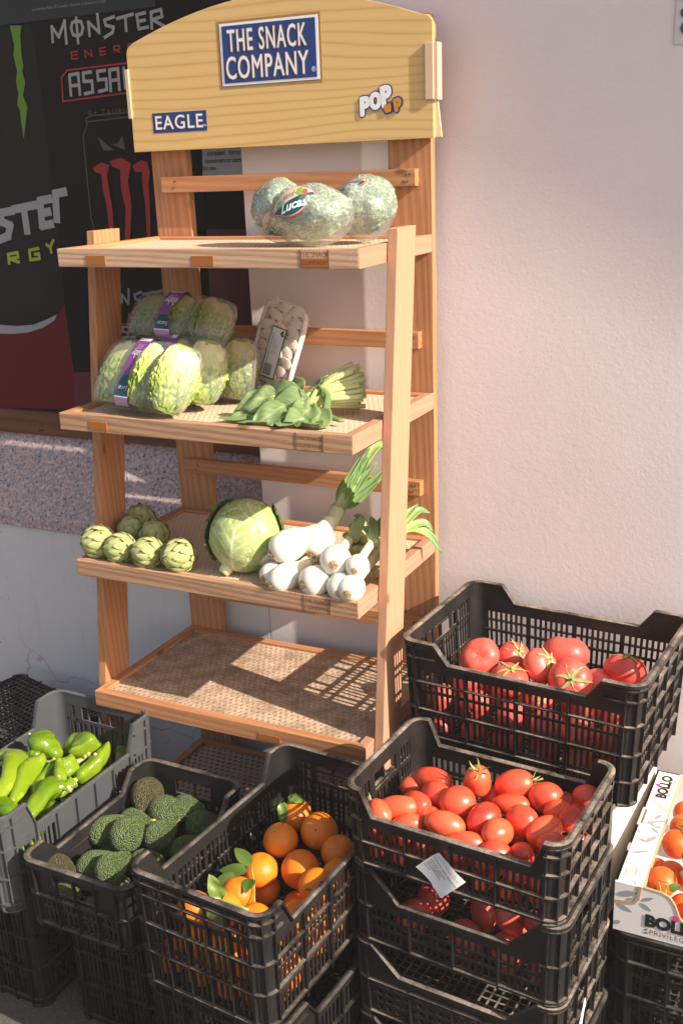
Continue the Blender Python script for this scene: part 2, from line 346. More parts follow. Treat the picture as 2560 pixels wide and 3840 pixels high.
# ------------------------------------------------------------------ lettering
def text2d(s,size,bold=0,shear=0,spacing=1,line=1,align='CENTER'):
    c=bpy.data.curves.new('t','FONT'); c.body=s; c.size=size; c.offset=bold; c.shear=shear; c.space_character=spacing; c.space_line=line
    c.align_x=align; c.align_y='CENTER'; c.resolution_u=3
    o=bpy.data.objects.new('t',c); sc.collection.objects.link(o); bpy.context.view_layer.update()
    me=bpy.data.meshes.new_from_object(o); r=MB()
    r.v=[tuple(v.co) for v in me.vertices]; r.f=[tuple(p.vertices) for p in me.polygons]; r.sm=[False]*len(r.f); r.c=[0.0]*len(r.v)
    bpy.data.objects.remove(o); bpy.data.meshes.remove(me); bpy.data.curves.remove(c); return r
def put_text(name,s,size,fn,m,parent,**kw):
    t=text2d(s,size,**kw); r=MB(); r.add(t,lambda p:fn(p[0],p[1])); return r.build(name,m,parent,fix=False)
def fit_text(name,s,w,h,cx,cz,fn,m,parent,bold=0,ref=None,**k):
    # lettering scaled to a given width and height, bold is an outline growth in metres
    t=text2d(s,1.0,**k); xs=[p[0] for p in t.v]; ys=[p[1] for p in t.v]; x0,x1,y0,y1=min(xs),max(xs),min(ys),max(ys)
    kx,ky=w/(x1-x0),h/(y1-y0)
    r=MB(); n=12 if bold else 0      # a bold or outline layer is a fan of thin copies, each a hair in front of the last
    for q in range(n+1):
        du,dv=(bold*math.cos(2*PI*q/n),bold*math.sin(2*PI*q/n)) if q<n else (0,0)
        def put(p,q=q,du=du,dv=dv):
            x=fn(cx+(p[0]-(x0+x1)/2)*kx+du,cz+(p[1]-(y0+y1)/2)*ky+dv); return (x[0],x[1]-.00002*q,x[2])
        r.add(t,put)
    return r.build(name,m,parent,fix=False)
def ribbon(mb,pts,wd,fn,d0=0,d1=.0008):
    mb.nr=getattr(mb,'nr',-1)+1; d0+=.00016*(mb.nr%6); d1+=.00016*(mb.nr%6)
    for (a,b) in zip(pts[:-1],pts[1:]):
        a=Vector(a); b=Vector(b); t=(b-a)
        if t.length<1e-6: continue
        t.normalize(); n=Vector((-t.y,t.x))*wd/2; e=t*wd*.35
        q=[a-e-n,b+e-n,b+e+n,a-e+n]
        mb.prism([tuple(k) for k in q],d0,d1,fn); d0+=.00004; d1+=.00004
def disc(n=24,r=1,rx=None): return [((rx or r)*math.cos(2*PI*i/n),r*math.sin(2*PI*i/n)) for i in range(n)]
GLOW_DENSITY=0.0085
# ================================================================== the setting
YW=.051          # face of the wall
g=MB(); g.face([g.vert((-60,60,0)),g.vert((-60,-60,0)),g.vert((60,-60,0)),g.vert((60,60,0))][::1])
o=g.build('ground',GROUND,fix=False); tag(o,kind='structure')
XE=-.137         # edge of the window niche
YG=.17
g=MB(); g.box((XE,YW,-.05),(9.5,YW+.5,4.62)); ww=o=g.build('white_wall',WALL,bevel=.004); tag(o,'rough white plaster wall lit by the sun behind the rack','wall')
g=MB(); g.box((-4.5,YW,-.05),(XE-.0005,YW+.5,.739)); o=g.build('low_wall',WALL2); tag(o,'stained white wall with dark specks below the granite sill','wall')
g=MB(); g.box((-4.5,YW+.001,2.55),(XE-.0005,YW+.5,4.62)); o=g.build('lintel_wall',WALL2); tag(o,'white wall band above the shop window','wall')
g=MB(); g.prism([(YW-.012,.740),(YW-.012,.768),(YG+.002,.985),(YG+.06,.985),(YG+.06,.740)],-4.5,XE-.001,lambda u,v,d:(d,u,v)); o=g.build('granite_sill',GRAN,bevel=.003); tag(o,'speckled pink granite sill sloping below the dark shop window','window sill')
g=MB(); g.prism([(-4.5,YW+.5),(9.5,YW+.5),(9.5,-.73-.06*(9.5-5.6)),(-4.5,-.73+.06*(5.6+4.5))],4.62,4.78,lambda u,v,d:(u,v,d)); o=g.build('shading_eave',WALL2); tag(o,kind='structure')  # unseen eave slab added above, its edge skewed to shade the wall top
# ---- the shop window with its printed posters
win=thing('shop_window','dark shop window covered with energy drink posters in a brown frame','window',(0,0,0))
g=MB(); g.box((-4.5,YG-.018,.986),(XE-.001,YG+.04,1.055)); 
g.build('bottom_frame',WDARK,win,bevel=.003)
g=MB(); g.box((-.93,YG-.0195,.999),(-.915,YG-.0175,1.004)); g.build('drain_slot',INK,win)
VB=newmat('black_vinyl',(.0065,.0052,.0052),.6,.10); VD=newmat('dark_grey_vinyl',(.0125,.0105,.0105),.6,.12); VR=newmat('dark_red_vinyl',(.115,.006,.009),.55,.15); VR2=newmat('maroon_vinyl',(.10,.012,.020),.45,.3)
VW=newmat('pale_grey_vinyl',(.30,.29,.30),.6,.2); VW2=newmat('mid_grey_vinyl',(.19,.18,.19),.6,.2); VRED=newmat('red_vinyl_print',(.33,.022,.02),.5,.2); VG=newmat('green_vinyl_print',(.10,.22,.015),.5,.2); VY=newmat('yellow_green_vinyl',(.32,.33,.03),.5,.2); VT=newmat('brown_grey_vinyl',(.085,.07,.06),.5,.2); VP=newmat('grey_sheet_paper',(.37,.40,.42),.7,.2)
g=MB(); g.box((-4.5,YG,1.055),(XE-.001,YG+.02,2.55)); g.build('window_pane',VB,win)
vf=lambda u,v,d:(u,YG-d,v)
def decal(name,polys,m,layer,parent=win,wd=None):
    g=MB(); h=.0008+layer*.0012
    for p in polys:
        if wd: ribbon(g,p,wd,vf,h-.0006,h)
        else: g.prism(p,h-.0006,h,vf)
    o=g.build(name,m,parent); bm=bmesh.new(); bm.from_mesh(o.data); bmesh.ops.triangulate(bm,faces=[f for f in bm.faces if len(f.verts)>4]); bm.to_mesh(o.data); bm.free(); return o
BIG=[[(-0.74,2.024),(-0.738,2.06),(-0.719,2.034),(-0.695,2.07),(-0.697,2.017)],[(-0.658,2.074),(-0.66,2.015)],[(-0.677,2.051),(-0.672,2.063),(-0.659,2.067),(-0.644,2.063),(-0.64,2.049),(-0.646,2.036),(-0.66,2.031),(-0.673,2.036),(-0.677,2.051)],[(-0.622,2.029),(-0.622,2.061),(-0.591,2.034),(-0.592,2.076)],[(-0.543,2.066),(-0.572,2.061),(-0.569,2.049),(-0.546,2.043),(-0.551,2.031),(-0.576,2.022)],[(-0.534,2.061),(-0.486,2.067)],[(-0.509,2.063),(-0.51,2.032)],[(-0.45,2.067),(-0.475,2.065),(-0.472,2.033),(-0.445,2.035)],[(-0.474,2.05),(-0.452,2.051)],[(-0.434,2.031),(-0.432,2.067),(-0.403,2.07),(-0.401,2.055),(-0.43,2.05),(-0.395,2.032)]]
ENERGY=[[(-0.665,1.997),(-0.685,1.996),(-0.685,1.98),(-0.666,1.98)],[(-0.684,1.988),(-0.668,1.989)],[(-0.641,1.981),(-0.642,1.997),(-0.621,1.982),(-0.622,1.997)],[(-0.576,2.0),(-0.595,1.998),(-0.595,1.983),(-0.577,1.984)],[(-0.595,1.991),(-0.579,1.991)],[(-0.551,1.985),(-0.551,2.0),(-0.533,2.0),(-0.534,1.992),(-0.551,1.992),(-0.533,1.985)],[(-0.482,2.003),(-0.508,2.001),(-0.509,1.986),(-0.489,1.987),(-0.489,1.995),(-0.498,1.995)],[(-0.462,2.004),(-0.454,1.995),(-0.443,2.005)],[(-0.454,1.995),(-0.453,1.988)]]
ASSAULT_FRAME=[[(-0.48,1.96),(-0.704,1.955),(-0.724,1.939),(-0.728,1.882),(-0.488,1.892)]]
ASSAULT=[[(-0.7,1.895),(-0.698,1.943),(-0.67,1.945),(-0.671,1.895)],[(-0.699,1.917),(-0.67,1.918)],[(-0.629,1.946),(-0.654,1.945),(-0.654,1.925),(-0.629,1.925),(-0.629,1.899),(-0.655,1.896)],[(-0.585,1.947),(-0.609,1.946),(-0.609,1.926),(-0.584,1.927),(-0.585,1.902),(-0.61,1.899)],[(-0.573,1.898),(-0.571,1.947),(-0.545,1.948),(-0.546,1.899)],[(-0.573,1.922),(-0.546,1.923)],[(-0.528,1.949),(-0.528,1.902),(-0.507,1.903),(-0.505,1.949)],[(-0.482,1.949),(-0.483,1.904)]]
CLAWS=[[(-0.653,1.717),(-0.623,1.729),(-0.6,1.721),(-0.606,1.705),(-0.61,1.699),(-0.608,1.656),(-0.603,1.613),(-0.607,1.555),(-0.621,1.555),(-0.62,1.618),(-0.628,1.668),(-0.627,1.7),(-0.647,1.706)],[(-0.599,1.731),(-0.56,1.738),(-0.531,1.724),(-0.536,1.708),(-0.546,1.682),(-0.541,1.622),(-0.558,1.524),(-0.575,1.524),(-0.561,1.612),(-0.569,1.661),(-0.567,1.709),(-0.59,1.718)],[(-0.527,1.718),(-0.5,1.73),(-0.48,1.725),(-0.476,1.701),(-0.483,1.669),(-0.484,1.616),(-0.491,1.535),(-0.503,1.535),(-0.498,1.616),(-0.501,1.659),(-0.5,1.702),(-0.52,1.702)]]
TRI=[[(-0.629,1.791),(-0.582,1.757),(-0.614,1.758)],[(-0.55,1.79),(-0.546,1.756),(-0.59,1.773),(-0.57,1.772)]]
STRIPE=[[(-0.874,2.073),(-0.835,2.07),(-0.843,2.049),(-0.847,2.002),(-0.844,1.976),(-0.851,1.961),(-0.845,1.934),(-0.858,1.903),(-0.847,1.875),(-0.872,1.798),(-0.874,1.839),(-0.873,1.866),(-0.88,1.882),(-0.872,1.909),(-0.875,1.941),(-0.867,1.962),(-0.873,2.004),(-0.866,2.024),(-0.87,2.051)]]
STER=[[(-0.944,1.613),(-0.986,1.608),(-0.986,1.584),(-0.956,1.575),(-0.969,1.546),(-1.011,1.534)],[(-0.935,1.617),(-0.86,1.627)],[(-0.901,1.622),(-0.899,1.557)],[(-0.807,1.642),(-0.841,1.638),(-0.844,1.572),(-0.811,1.577)],[(-0.844,1.605),(-0.815,1.609)],[(-0.791,1.587),(-0.786,1.655),(-0.754,1.659)]]
RGY=[[(-0.976,1.472),(-0.975,1.497),(-0.941,1.502),(-0.941,1.489),(-0.974,1.485),(-0.94,1.476)],[(-0.865,1.513),(-0.897,1.508),(-0.898,1.482),(-0.865,1.486),(-0.865,1.499),(-0.88,1.497)],[(-0.835,1.523),(-0.823,1.516),(-0.81,1.534)],[(-0.823,1.516),(-0.821,1.502)]]
CANBOT=[[(-1.138,1.317),(-1.044,1.3),(-0.981,1.298),(-0.918,1.303),(-0.86,1.322),(-0.829,1.334),(-0.839,1.318),(-0.882,1.297),(-0.94,1.281),(-0.997,1.275),(-1.048,1.274),(-1.144,1.282)]]
RED=[[(-1.314,1.272),(-1.048,1.274),(-0.997,1.275),(-0.94,1.281),(-0.882,1.297),(-0.829,1.334),(-0.797,1.363),(-0.791,1.174),(-0.719,1.175),(-0.727,1.071),(-1.362,1.041)]]
REDLO=[[(-0.791,1.177),(-0.603,1.184),(-0.617,1.064),(-0.806,1.066)]]
DARKEDGE=[[(-0.785,1.563),(-0.782,1.464),(-0.79,1.368),(-0.797,1.358),(-0.791,1.175),(-0.728,1.178),(-0.685,1.562)]]
NSTE=[[(-0.602,1.372),(-0.6,1.394),(-0.581,1.368),(-0.576,1.408)],[(-0.536,1.401),(-0.559,1.393),(-0.557,1.382),(-0.54,1.377),(-0.545,1.365),(-0.561,1.358)],[(-0.531,1.395),(-0.496,1.401)],[(-0.514,1.398),(-0.512,1.371)],[(-0.469,1.406),(-0.489,1.401),(-0.49,1.374),(-0.471,1.377)],[(-0.49,1.389),(-0.473,1.391)]]
LOWE=[[(-0.569,1.345),(-0.584,1.344),(-0.584,1.329),(-0.569,1.331)],[(-0.584,1.337),(-0.571,1.338)],[(-0.531,1.32),(-0.613,1.313)],[(-0.618,1.271),(-0.569,1.276)]]
LOWS=[[(-0.591,1.308),(-0.608,1.306),(-0.608,1.294),(-0.591,1.293),(-0.594,1.28),(-0.611,1.278)],[(-0.565,1.309),(-0.581,1.308),(-0.582,1.296),(-0.567,1.295),(-0.569,1.282),(-0.585,1.28)]]
CAN=[[(-0.661,1.837),(-0.643,1.843),(-0.561,1.845),(-0.493,1.846)],[(-0.66,1.829),(-0.495,1.836)],[(-0.661,1.837),(-0.659,1.821),(-0.674,1.798),(-0.676,1.766),(-0.677,1.592),(-0.668,1.547)]]
PAPER_=[[(-0.313,1.762),(-0.197,1.758),(-0.202,1.688),(-0.318,1.687)]]
DSTRIP=[[(-0.347,1.844),(-0.304,1.842),(-0.324,1.508),(-0.36,1.508)]]
DSTRIP2=[[(-0.361,1.559),(-0.32,1.559),(-0.326,1.377),(-0.367,1.377)]]
REDR=[[(-0.333,1.559),(-0.327,1.476),(-0.335,1.303),(-0.197,1.308),(-0.189,1.558)]]
BAND=[[(-1.137,2.077),(-0.908,2.076),(-0.799,2.077),(-0.419,2.078),(-0.409,2.185),(-1.1,2.257)]]
big_can=[[(-1.9,.985+.2),(-.93,.985+.2),(-.80,1.30),(-.79,1.55),(-.795,1.9),(-.80,2.03),(-.81,2.07),(-1.9,2.07)]]
decal('can_print',big_can,VD,0)
decal('red_panel',RED,VR,1); decal('dark_red_panel',REDLO,VR2,2); decal('can_base_print',CANBOT,VW,3)
decal('dark_edge_strip',DARKEDGE,VB,3); decal('red_pane_print',REDR,VR2,1); decal('dark_strip',DSTRIP+DSTRIP2,VB,2)
decal('top_band',BAND,newmat('blue_black_vinyl',(.010,.013,.014),.4,.3),2)
decal('green_streak',STRIPE,VG,2); decal('large_lettering',STER,VW,2,wd=.022); decal('yellow_lettering',RGY,VY,4,wd=.0085)
decal('title_lettering',BIG,VW,2,wd=.0075); decal('red_lettering',ENERGY,VRED,2,wd=.0032); decal('red_frame_line',ASSAULT_FRAME,VRED,2,wd=.004)
decal('stencil_lettering',ASSAULT,VW,2,wd=.008); decal('claw_print',CLAWS,VRED,3); decal('triangle_print',TRI,VT,2); decal('can_outline',CAN,VT,1,wd=.003)
decal('lower_title_lettering',NSTE,VW2,3,wd=.0065); decal('lower_red_lettering',LOWE,VRED,3,wd=.003); decal('lower_stencil_lettering',LOWS,VW2,3,wd=.0065)
put_text('small_print','Las vitaminas B,B6 y B12 ayudan a disminuir el cansancio y la fatiga',.0105,lambda u,v:(-.678+u,YG-.004,2.1035+v+u*.0),VW2,win,spacing=.86)
put_text('can_side_lettering','B+ TAURINE',.021,lambda u,v:(-.575+u,YG-.004,1.848+v),VT,win,spacing=1.35)
no=decal('notice_sheet',PAPER_,VP,4)
for k,(s,dx) in enumerate((('complaint    forms',0),('consumers or users w',.004),('for one.',-.028))):
    put_text('notice_text',s,.0165,lambda u,v,k=k,dx=dx:(-.2525+u+dx-(.0 if k<2 else .015),YG-.0068,1.739-.0172*k+v),INK,no,spacing=.80)
# ---- ceramic tile plate at the top right edge
tp=thing('ceramic_plate','white ceramic plate with blue scroll pattern on the wall at the top right','plate',(0,0,0))
g=MB(); g.box((.817,YW-.003,1.892),(.99,YW+.002,2.05)); g.build('plate_body',flat('glazed_cream',(.62,.57,.52),.25,.5),tp,bevel=.003)
g=MB()
for (x,z,r) in ((.838,1.977,.011),(.834,1.947,.006),(.838,1.921,.009)):
    pts=[(x+r*math.cos(a)*.8,z+r*math.sin(a)) for a in [i*.45 for i in range(14)]]
    ribbon(g,pts,.0042,lambda u,v,d:(u,YW-.0032-d,v))
ribbon(g,[(.852,1.905),(.838,1.911),(.83,1.92)],.004,lambda u,v,d:(u,YW-.0032-d,v))
g.build('blue_scroll',flat('blue_glaze',(.04,.07,.16),.3),tp)
# thin volume added to lift the darks like a lens glow
hz=bpy.data.materials.new('lens_glow_haze'); hz.use_nodes=True; ht=hz.node_tree; ht.nodes.clear()
ho=ht.nodes.new('ShaderNodeOutputMaterial'); hv=ht.nodes.new('ShaderNodeVolumePrincipled'); hv.inputs['Color'].default_value=(1,.95,.90,1); hv.inputs['Density'].default_value=GLOW_DENSITY; hv.inputs['Anisotropy'].default_value=.25
ht.links.new(hv.outputs[0],ho.inputs['Volume'])
g=MB(); g.box((-61,-61,-1),(61,61,5.0)); o=g.build('added_haze',hz); tag(o,kind='stuff'); o.display_type='WIRE'
# ================================================================== wooden display rack
rack=thing('display_rack','tall wooden shop display rack with four shelves and a yellow sign board','display rack',(0,0,0))
HW=.35; RH=.038; T=.0207
SH=[(1.5561,-.3656),(1.2165,-.4193),(.8790,-.4199),(.5460,-.4105),(.208,-.41)]
# back posts
for x0 in (-HW,HW-.098):
    g=MB(); g.box((x0,.001,0),(x0+.098,.022,1.985)); g.build('back_post',WZ,rack,bevel=.0015)
# leaning front posts, set on edge
ty=lambda z:-.4318+.1249*z
for x0 in (-HW-T-.0015,HW+.0015):
    g=MB(); z0,z1=0,1.583
    g.hexa([(x0,ty(z0),z0),(x0+T,ty(z0),z0),(x0+T,ty(z0)+.092,z0),(x0,ty(z0)+.092,z0),(x0,ty(z1),z1),(x0+T,ty(z1),z1),(x0+T,ty(z1)+.092,z1),(x0,ty(z1)+.092,z1)])
    g.build('front_post',WPALE if x0>0 else WZ,rack,bevel=.0015)  # sunlit right post: paler pine copy, the sunlight put into its colour
fxz=lambda y0:(lambda u,v,d:(u,y0-d,v))
for i,(z,yf) in enumerate(SH):
    m=WOLD_PALE if i==0 else WOLD if i<3 else WX
    g=MB(); g.prism([(-HW,yf),(HW,yf),(HW-.022,yf+.022),(-HW+.022,yf+.022)],z-RH,z,lambda u,v,d:(u,v,d)); fr=g.build('front_rail',m,rack,bevel=.002)
    g=MB(); g.prism([(-HW+.022,-.022),(HW-.022,-.022),(HW,-.0005),(-HW,-.0005)],z-RH,z-.002,lambda u,v,d:(u,v,d)); g.build('back_rail',WX,rack,bevel=.0015)
    for s in (-1,1):
        p=[(s*HW,yf+.0004),(s*HW,.0),(s*(HW-.022),-.0222),(s*(HW-.022),yf+.0222)]
        g=MB(); g.prism(p,z-RH+.0005,z-.0006,lambda u,v,d:(u,v,d)); g.build('side_rail',WY if s<0 else mat_wood('sunlit_pine',1,(.40,.205,.125),(.46,.235,.145),(.50,.265,.165)) if i==0 else bpy.data.materials.get('sunlit_pine'),rack,bevel=.0015)  # right side rails: pine copy with the sunlight put into its colour
    g=MB(); g.box((-HW+.0215,yf+.0215,z-.016),(HW-.0215,-.0215,z-.009)); g.build('shelf_mat',PEG if i<3 else PEGOLD if i==3 else PEGDARK,rack)
    if i==0:
        for xa,xb in ((-.275,-.225),(-.014,.037),(.232,.286)):
            g=MB(); g.box((xa,yf-.0012,z-.034),(xb,yf+.004,z-.014 if xa<.2 else z-.018)); g.build('dowel_plug',PLUG,fr,bevel=.0006)
    if i==1:
        g=MB(); g.box((-.270,yf-.0012,z-.033),(-.223,yf+.004,z-.014)); g.build('dowel_plug',PLUG,fr,bevel=.0006)
    if i==3:
        g=MB(); g.box((.094,yf-.0012,z-.032),(.149,yf+.004,z-.016)); g.build('dowel_plug',PLUG,fr,bevel=.0006)  # dark inset drawn where this rail has a carved recess
    if i<3:
        st=MB()
        for p in ([(.2295,z-.0345),(.2295,z-.002)],[(.2885,z-.0345),(.2885,z-.002)],[(.2295,z-.0355),(.2885,z-.0355)]): ribbon(st,p,.0010,fxz(yf),-.001,.0012)
        for k,s in enumerate(('THE SNACK','COMPANY')):
            t=text2d(s,.0115,bold=.0,spacing=1.0); st.add(t,lambda p,k=k:(.259+p[0],yf-.0016,z-.0115-.0145*k+p[1]))
        st.build('brand_stamp',BURN,fr,fix=False)
for k,(z0,z1,xa,xb) in enumerate(((1.654,1.689,-.315,.322),(1.314,1.350,-.316,.324),(.978,1.013,-.315,.323),(.641,.677,-.316,.322))):
    g=MB(); g.box((xa,-.0195,z0),(xb,.0005,z1)); sl_=g.build('back_slat',WX,rack,bevel=.0015)
    g=MB()
    for x in (xa+.03,xb-.03,xb-.022):
        for dz in (.01,.024): g.prism([(x+a+(dz*.4),z0+dz+b) for a,b in disc(8,.0022)],0,.0012,fxz(-.0195))
    g.build('nail_heads',BURN,sl_)
# ---- sign board
pts=[(-.371,1.746),(.369,1.747),(.369,1.962),(.3655,1.970),(.358,1.977)]
for t in range(21):
    x=lerp(.345,-.345,t/20); pts.append((x,2.047-.068*(abs(x)/.345)**1.8))
pts+=[(-.358,1.973),(-.366,1.966),(-.369,1.955)]
YS=-.034
g=MB(); g.prism(pts,.0,.010,lambda u,v,d:(u,YS+d,v)); sign=g.build('sign_board',LAM,rack,bevel=.0008)
g=MB(); g.prism(pts,.010,.0325,lambda u,v,d:(u*.985,YS+d+.0003,1.83+(v-1.83)*.97)); g.build('sign_backing',WPALE,rack)
g=MB(); g.box((.3705,YS-.002,1.819),(.3795,YS+.022,1.926)); g.box((.354,YS-.006,1.820),(.3712,YS-.0005,1.9255)); g.build('edge_clip',CLIPM,sign,bevel=.0008)
g=MB(); g.box((-.376,YS-.004,1.819),(-.3665,YS+.022,1.924)); g.build('edge_clip',CLIPM,sign,bevel=.0008)
g=MB(); g.prism([(.370,1.819),(.374,1.819),(.382,1.749),(.3725,1.749)],.011,.016,lambda u,v,d:(u,YS+d,v)); g.build('loose_veneer',flat('pale_veneer',(.72,.55,.36),.6),sign)
sf=fxz(YS)
def plate(name,x0,z0,x1,z1,layer,m,par,sk=0):
    g=MB(); g.prism([(x0,z0),(x1,z0),(x1,z1),(x0,z1)],-.0004,.0007*layer,sf); return g.build(name,m,par)
lab=plate('brand_label',-.1255,1.868,.1235,2.003,1,GOLD,sign); plate('label_border',-.1195,1.8735,.1175,1.9975,2,WHITE,lab); plate('label_field',-.1135,1.8785,.1115,1.9925,3,BLUE,lab)
def sign_text(s,w,h,cx,cz,layer,par,o=.0019,i=.0004,**k):
    fit_text('lettering_outline',s,w,h,cx,cz,lambda u,v:(u,YS-.0007*layer-.0004,v),GOLD,par,bold=o,**k)
    fit_text('lettering',s,w,h,cx,cz,lambda u,v:(u,YS-.0007*layer-.0009,v),WHITE,par,bold=i,**k)
sign_text('THE SNACK',.190,.0430,-.005,1.9625,3,lab,spacing=1.16)
sign_text('COMPANY',.200,.0450,-.007,1.9085,3,lab,spacing=1.10)
# small serifs on the straight stems
put_text('registered_mark','®',.014,lambda u,v:(.105+u,YS-.0031,1.893+v),WHITE,lab)
eg=plate('brand_label',-.312,1.785,-.168,1.8275,1,BLUE,sign)
sign_text('EAGLE',.126,.0285,-.241,1.8065,1,eg,.0015,.0003,spacing=1.12)
put_text('trade_mark','TM',.0065,lambda u,v:(-.1735+u,YS-.0021,1.7955+v),WHITE,eg)
# the word POP up in leaning balloon letters
def tilt(cx,cz,a,k): return lambda u,v:(cx+(u*math.cos(a)-v*math.sin(a)),YS-k,cz+(u*math.sin(a)+v*math.cos(a)))
for s,wd_,ht_,cx,cz,a,m,q in (('P',.030,.040,.219,1.815,R(8),WHITE,0),('O',.030,.036,.243,1.824,R(10),WHITE,1),('P',.031,.044,.267,1.832,R(14),WHITE,2),('u',.017,.015,.2705,1.8085,R(12),ORANGEP,3),('p',.022,.026,.2925,1.8145,R(20),ORANGEP,4)):
    b=fit_text('balloon_outline',s,wd_*.72,ht_*.8,0,0,tilt(cx,cz,a,.0007+.0003*q),BLUE,sign,bold=.0058,shear=.15)
    fit_text('balloon_letters',s,wd_*.72,ht_*.8,0,0,tilt(cx,cz,a,.0020+.0003*q),m,b,bold=.0034 if q<3 else .0026,shear=.15)
g=MB(); g.prism([(.021+a,1.976+b) for a,b in disc(10,.0035)],0,.0036,sf); g.build('screw_hole',flat('dark_red_hole',(.12,.02,.015)),lab)
# ================================================================== plastic crates
def crate(name,label,loc,rz,L,D,H,mat,group,dip=.035,rise=.055,slope=.035,rows=3,hole=True,holew=.075,pitch=.0125,bar=.0062,fins=(.2,.45,.7,.93),vf=5,rim=.008,taper=.05,solid=None,endslots=True,diamond=False,open_base=True,fin=.0075,endrows=None,nslope=None):
    c=thing(name,label,'crate',loc,rz,group)
    r=.026; th=.0035
    tp=lambda p:(p[0]*(1-taper*(1-p[2]/H)),p[1]*(1-taper*(1-p[2]/H)),p[2])
    def wall(pname,side,horiz):
        # side: +1/-1 ; horiz True = long side (u along x)
        half=(L if horiz else D)/2-r; off=(D if horiz else L)/2
        if horiz: f=lambda u,v,w:tp((u*-side,side*(off+w),v))
        else: f=lambda u,v,w:tp((side*(off+w),u*side,v))
        dp=dip if horiz else 0.0
        uA=half-rise; uB=uA-slope; Ht=H-dp
        g=MB(); B=lambda u0,v0,u1,v1,w0=-th,w1=0:g.box((u0,v0,w0),(u1,v1,w1),lambda a,b,d:f(a,b,d))
        def top(u):
            a=abs(u)
            return H if a>=uA else (Ht if a<=uB else lerp(Ht,H,(a-uB)/(uA-uB)))
        b0=.014; band=.026 if horiz else .030
        # bottom band, top band along the profile
        B(-half,0,half,b0)
        vb=Ht-band if horiz else H-band
        if horiz and dp:
            for q in ([(-half,vb),(-uA,vb),(-uA,H),(-half,H)],[(-uA,vb),(-uB,vb),(-uB,Ht),(-uA,H)],[(-uB,vb),(uB,vb),(uB,Ht),(-uB,Ht)],[(uB,vb),(uA,vb),(uA,H),(uB,Ht)],[(uA,vb),(half,vb),(half,H),(uA,H)]):
                g.prism(q,-th,0,f)
        else: B(-half,vb,half,H)
        hz0=None
        if not horiz and hole:
            hz0=vb-.034; B(-half,hz0-.008,half,hz0)
            if endslots:
                B(holew/2,hz0,holew/2+.012,vb); B(-holew/2-.012,hz0,-holew/2,vb)
            else:
                B(holew/2,hz0,half,vb); B(-half,hz0,-holew/2,vb)
        # posts dividing the wall
        nd=vf+1; du=2*half/nd; ppos=[-half+du*k for k in range(nd+1)]
        for k,u in enumerate(ppos):
            wdt=.005 if 0<k<nd else .010
            a,b=max(-half,u-wdt),min(half,u+wdt); B(a,b0,b,(hz0-.008) if hz0 and abs(u)<holew/2+.012 else vb)
        nr=(endrows or rows) if not horiz else rows
        vtop=(hz0-.008) if hz0 else vb
        vs=[lerp(b0,vtop,k/nr) for k in range(nr+1)]
        for v in vs[1:-1]: B(-half,v-.003,half,v+.003,-th-.0004,.0004)
        # slots
        segs=[(vs[k],vs[k+1]) for k in range(nr)]
        if hz0 and endslots: segs.append((hz0,vb))
        for k,(va,vb_) in enumerate(segs):
            for p in range(nd):
                ua,ub=ppos[p]+.005,ppos[p+1]-.005
                if k>=nr and not (ua>holew/2+.006 or ub<-holew/2-.006): continue
                if solid and horiz and (p,k) in solid: B(ua,va,ub,vb_,-th-.0008,-.0008); continue
                if diamond:
                    n=max(2,int((ub-ua)/.016))
                    for j in range(-1,n+1):
                        x0=ua+(ub-ua)*j/n; x1=x0+(vb_-va)*.75
                        for (xa,xb) in ((x0,x1),(x1,x0)):
                            q=[(xa-.0022,va),(xa+.0022,va),(xb+.0022,vb_),(xb-.0022,vb_)]
                            if min(xa,xb)<ua-.004 or max(xa,xb)>ub+.004: continue
                            g.prism(q,-th,-.0004,f)
                    continue
                n=max(1,round((ub-ua)/pitch))
                for j in range(1,n):
                    u=ua+(ub-ua)*j/n; B(u-bar/2,va,u+bar/2,vb_,-th+.0003,-.0003)
        # outside ribs
        for fr_ in fins:
            v=fr_*H
            if v<vb: B(-half,v-.0016,half,v+.0016,0,fin)
            else:
                for s in (-1,1):
                    if horiz and dp: g.box((min(s*uA,s*half),v-.0016,0),(max(s*uA,s*half),v+.0016,fin),f)
                    
                if not (horiz and dp): B(-half,v-.0016,half,v+.0016,0,fin)
        for k,u in enumerate(ppos):
            t_=top(u)-.001
            B(u-.0016,0,u+.0016,t_,0,fin-.0004)
        g.build(pname,mat,c)
        # rim lip following the profile
        pr=[(-half,H)]+([(-uA,H),(-uB,Ht),(uB,Ht),(uA,H)] if (horiz and dp) else [])+[(half,H)]
        return [f(u,v,0) for u,v in pr],[f(u,v,rim) for u,v in pr],[f(u,v,-th-.001) for u,v in pr]
    A=wall('side_panel',-1,True); Bq=wall('end_panel',1,False); Cq=wall('side_panel',1,True); Dq=wall('end_panel',-1,False)
    # corners
    rimo=[];rimi=[]
    order=[(A,0),(Bq,1),(Cq,2),(Dq,3)]
    cx=[(L/2-r,-(D/2-r),-90),(L/2-r,D/2-r,0),(-(L/2-r),D/2-r,90),(-(L/2-r),-(D/2-r),180)]
    N=6
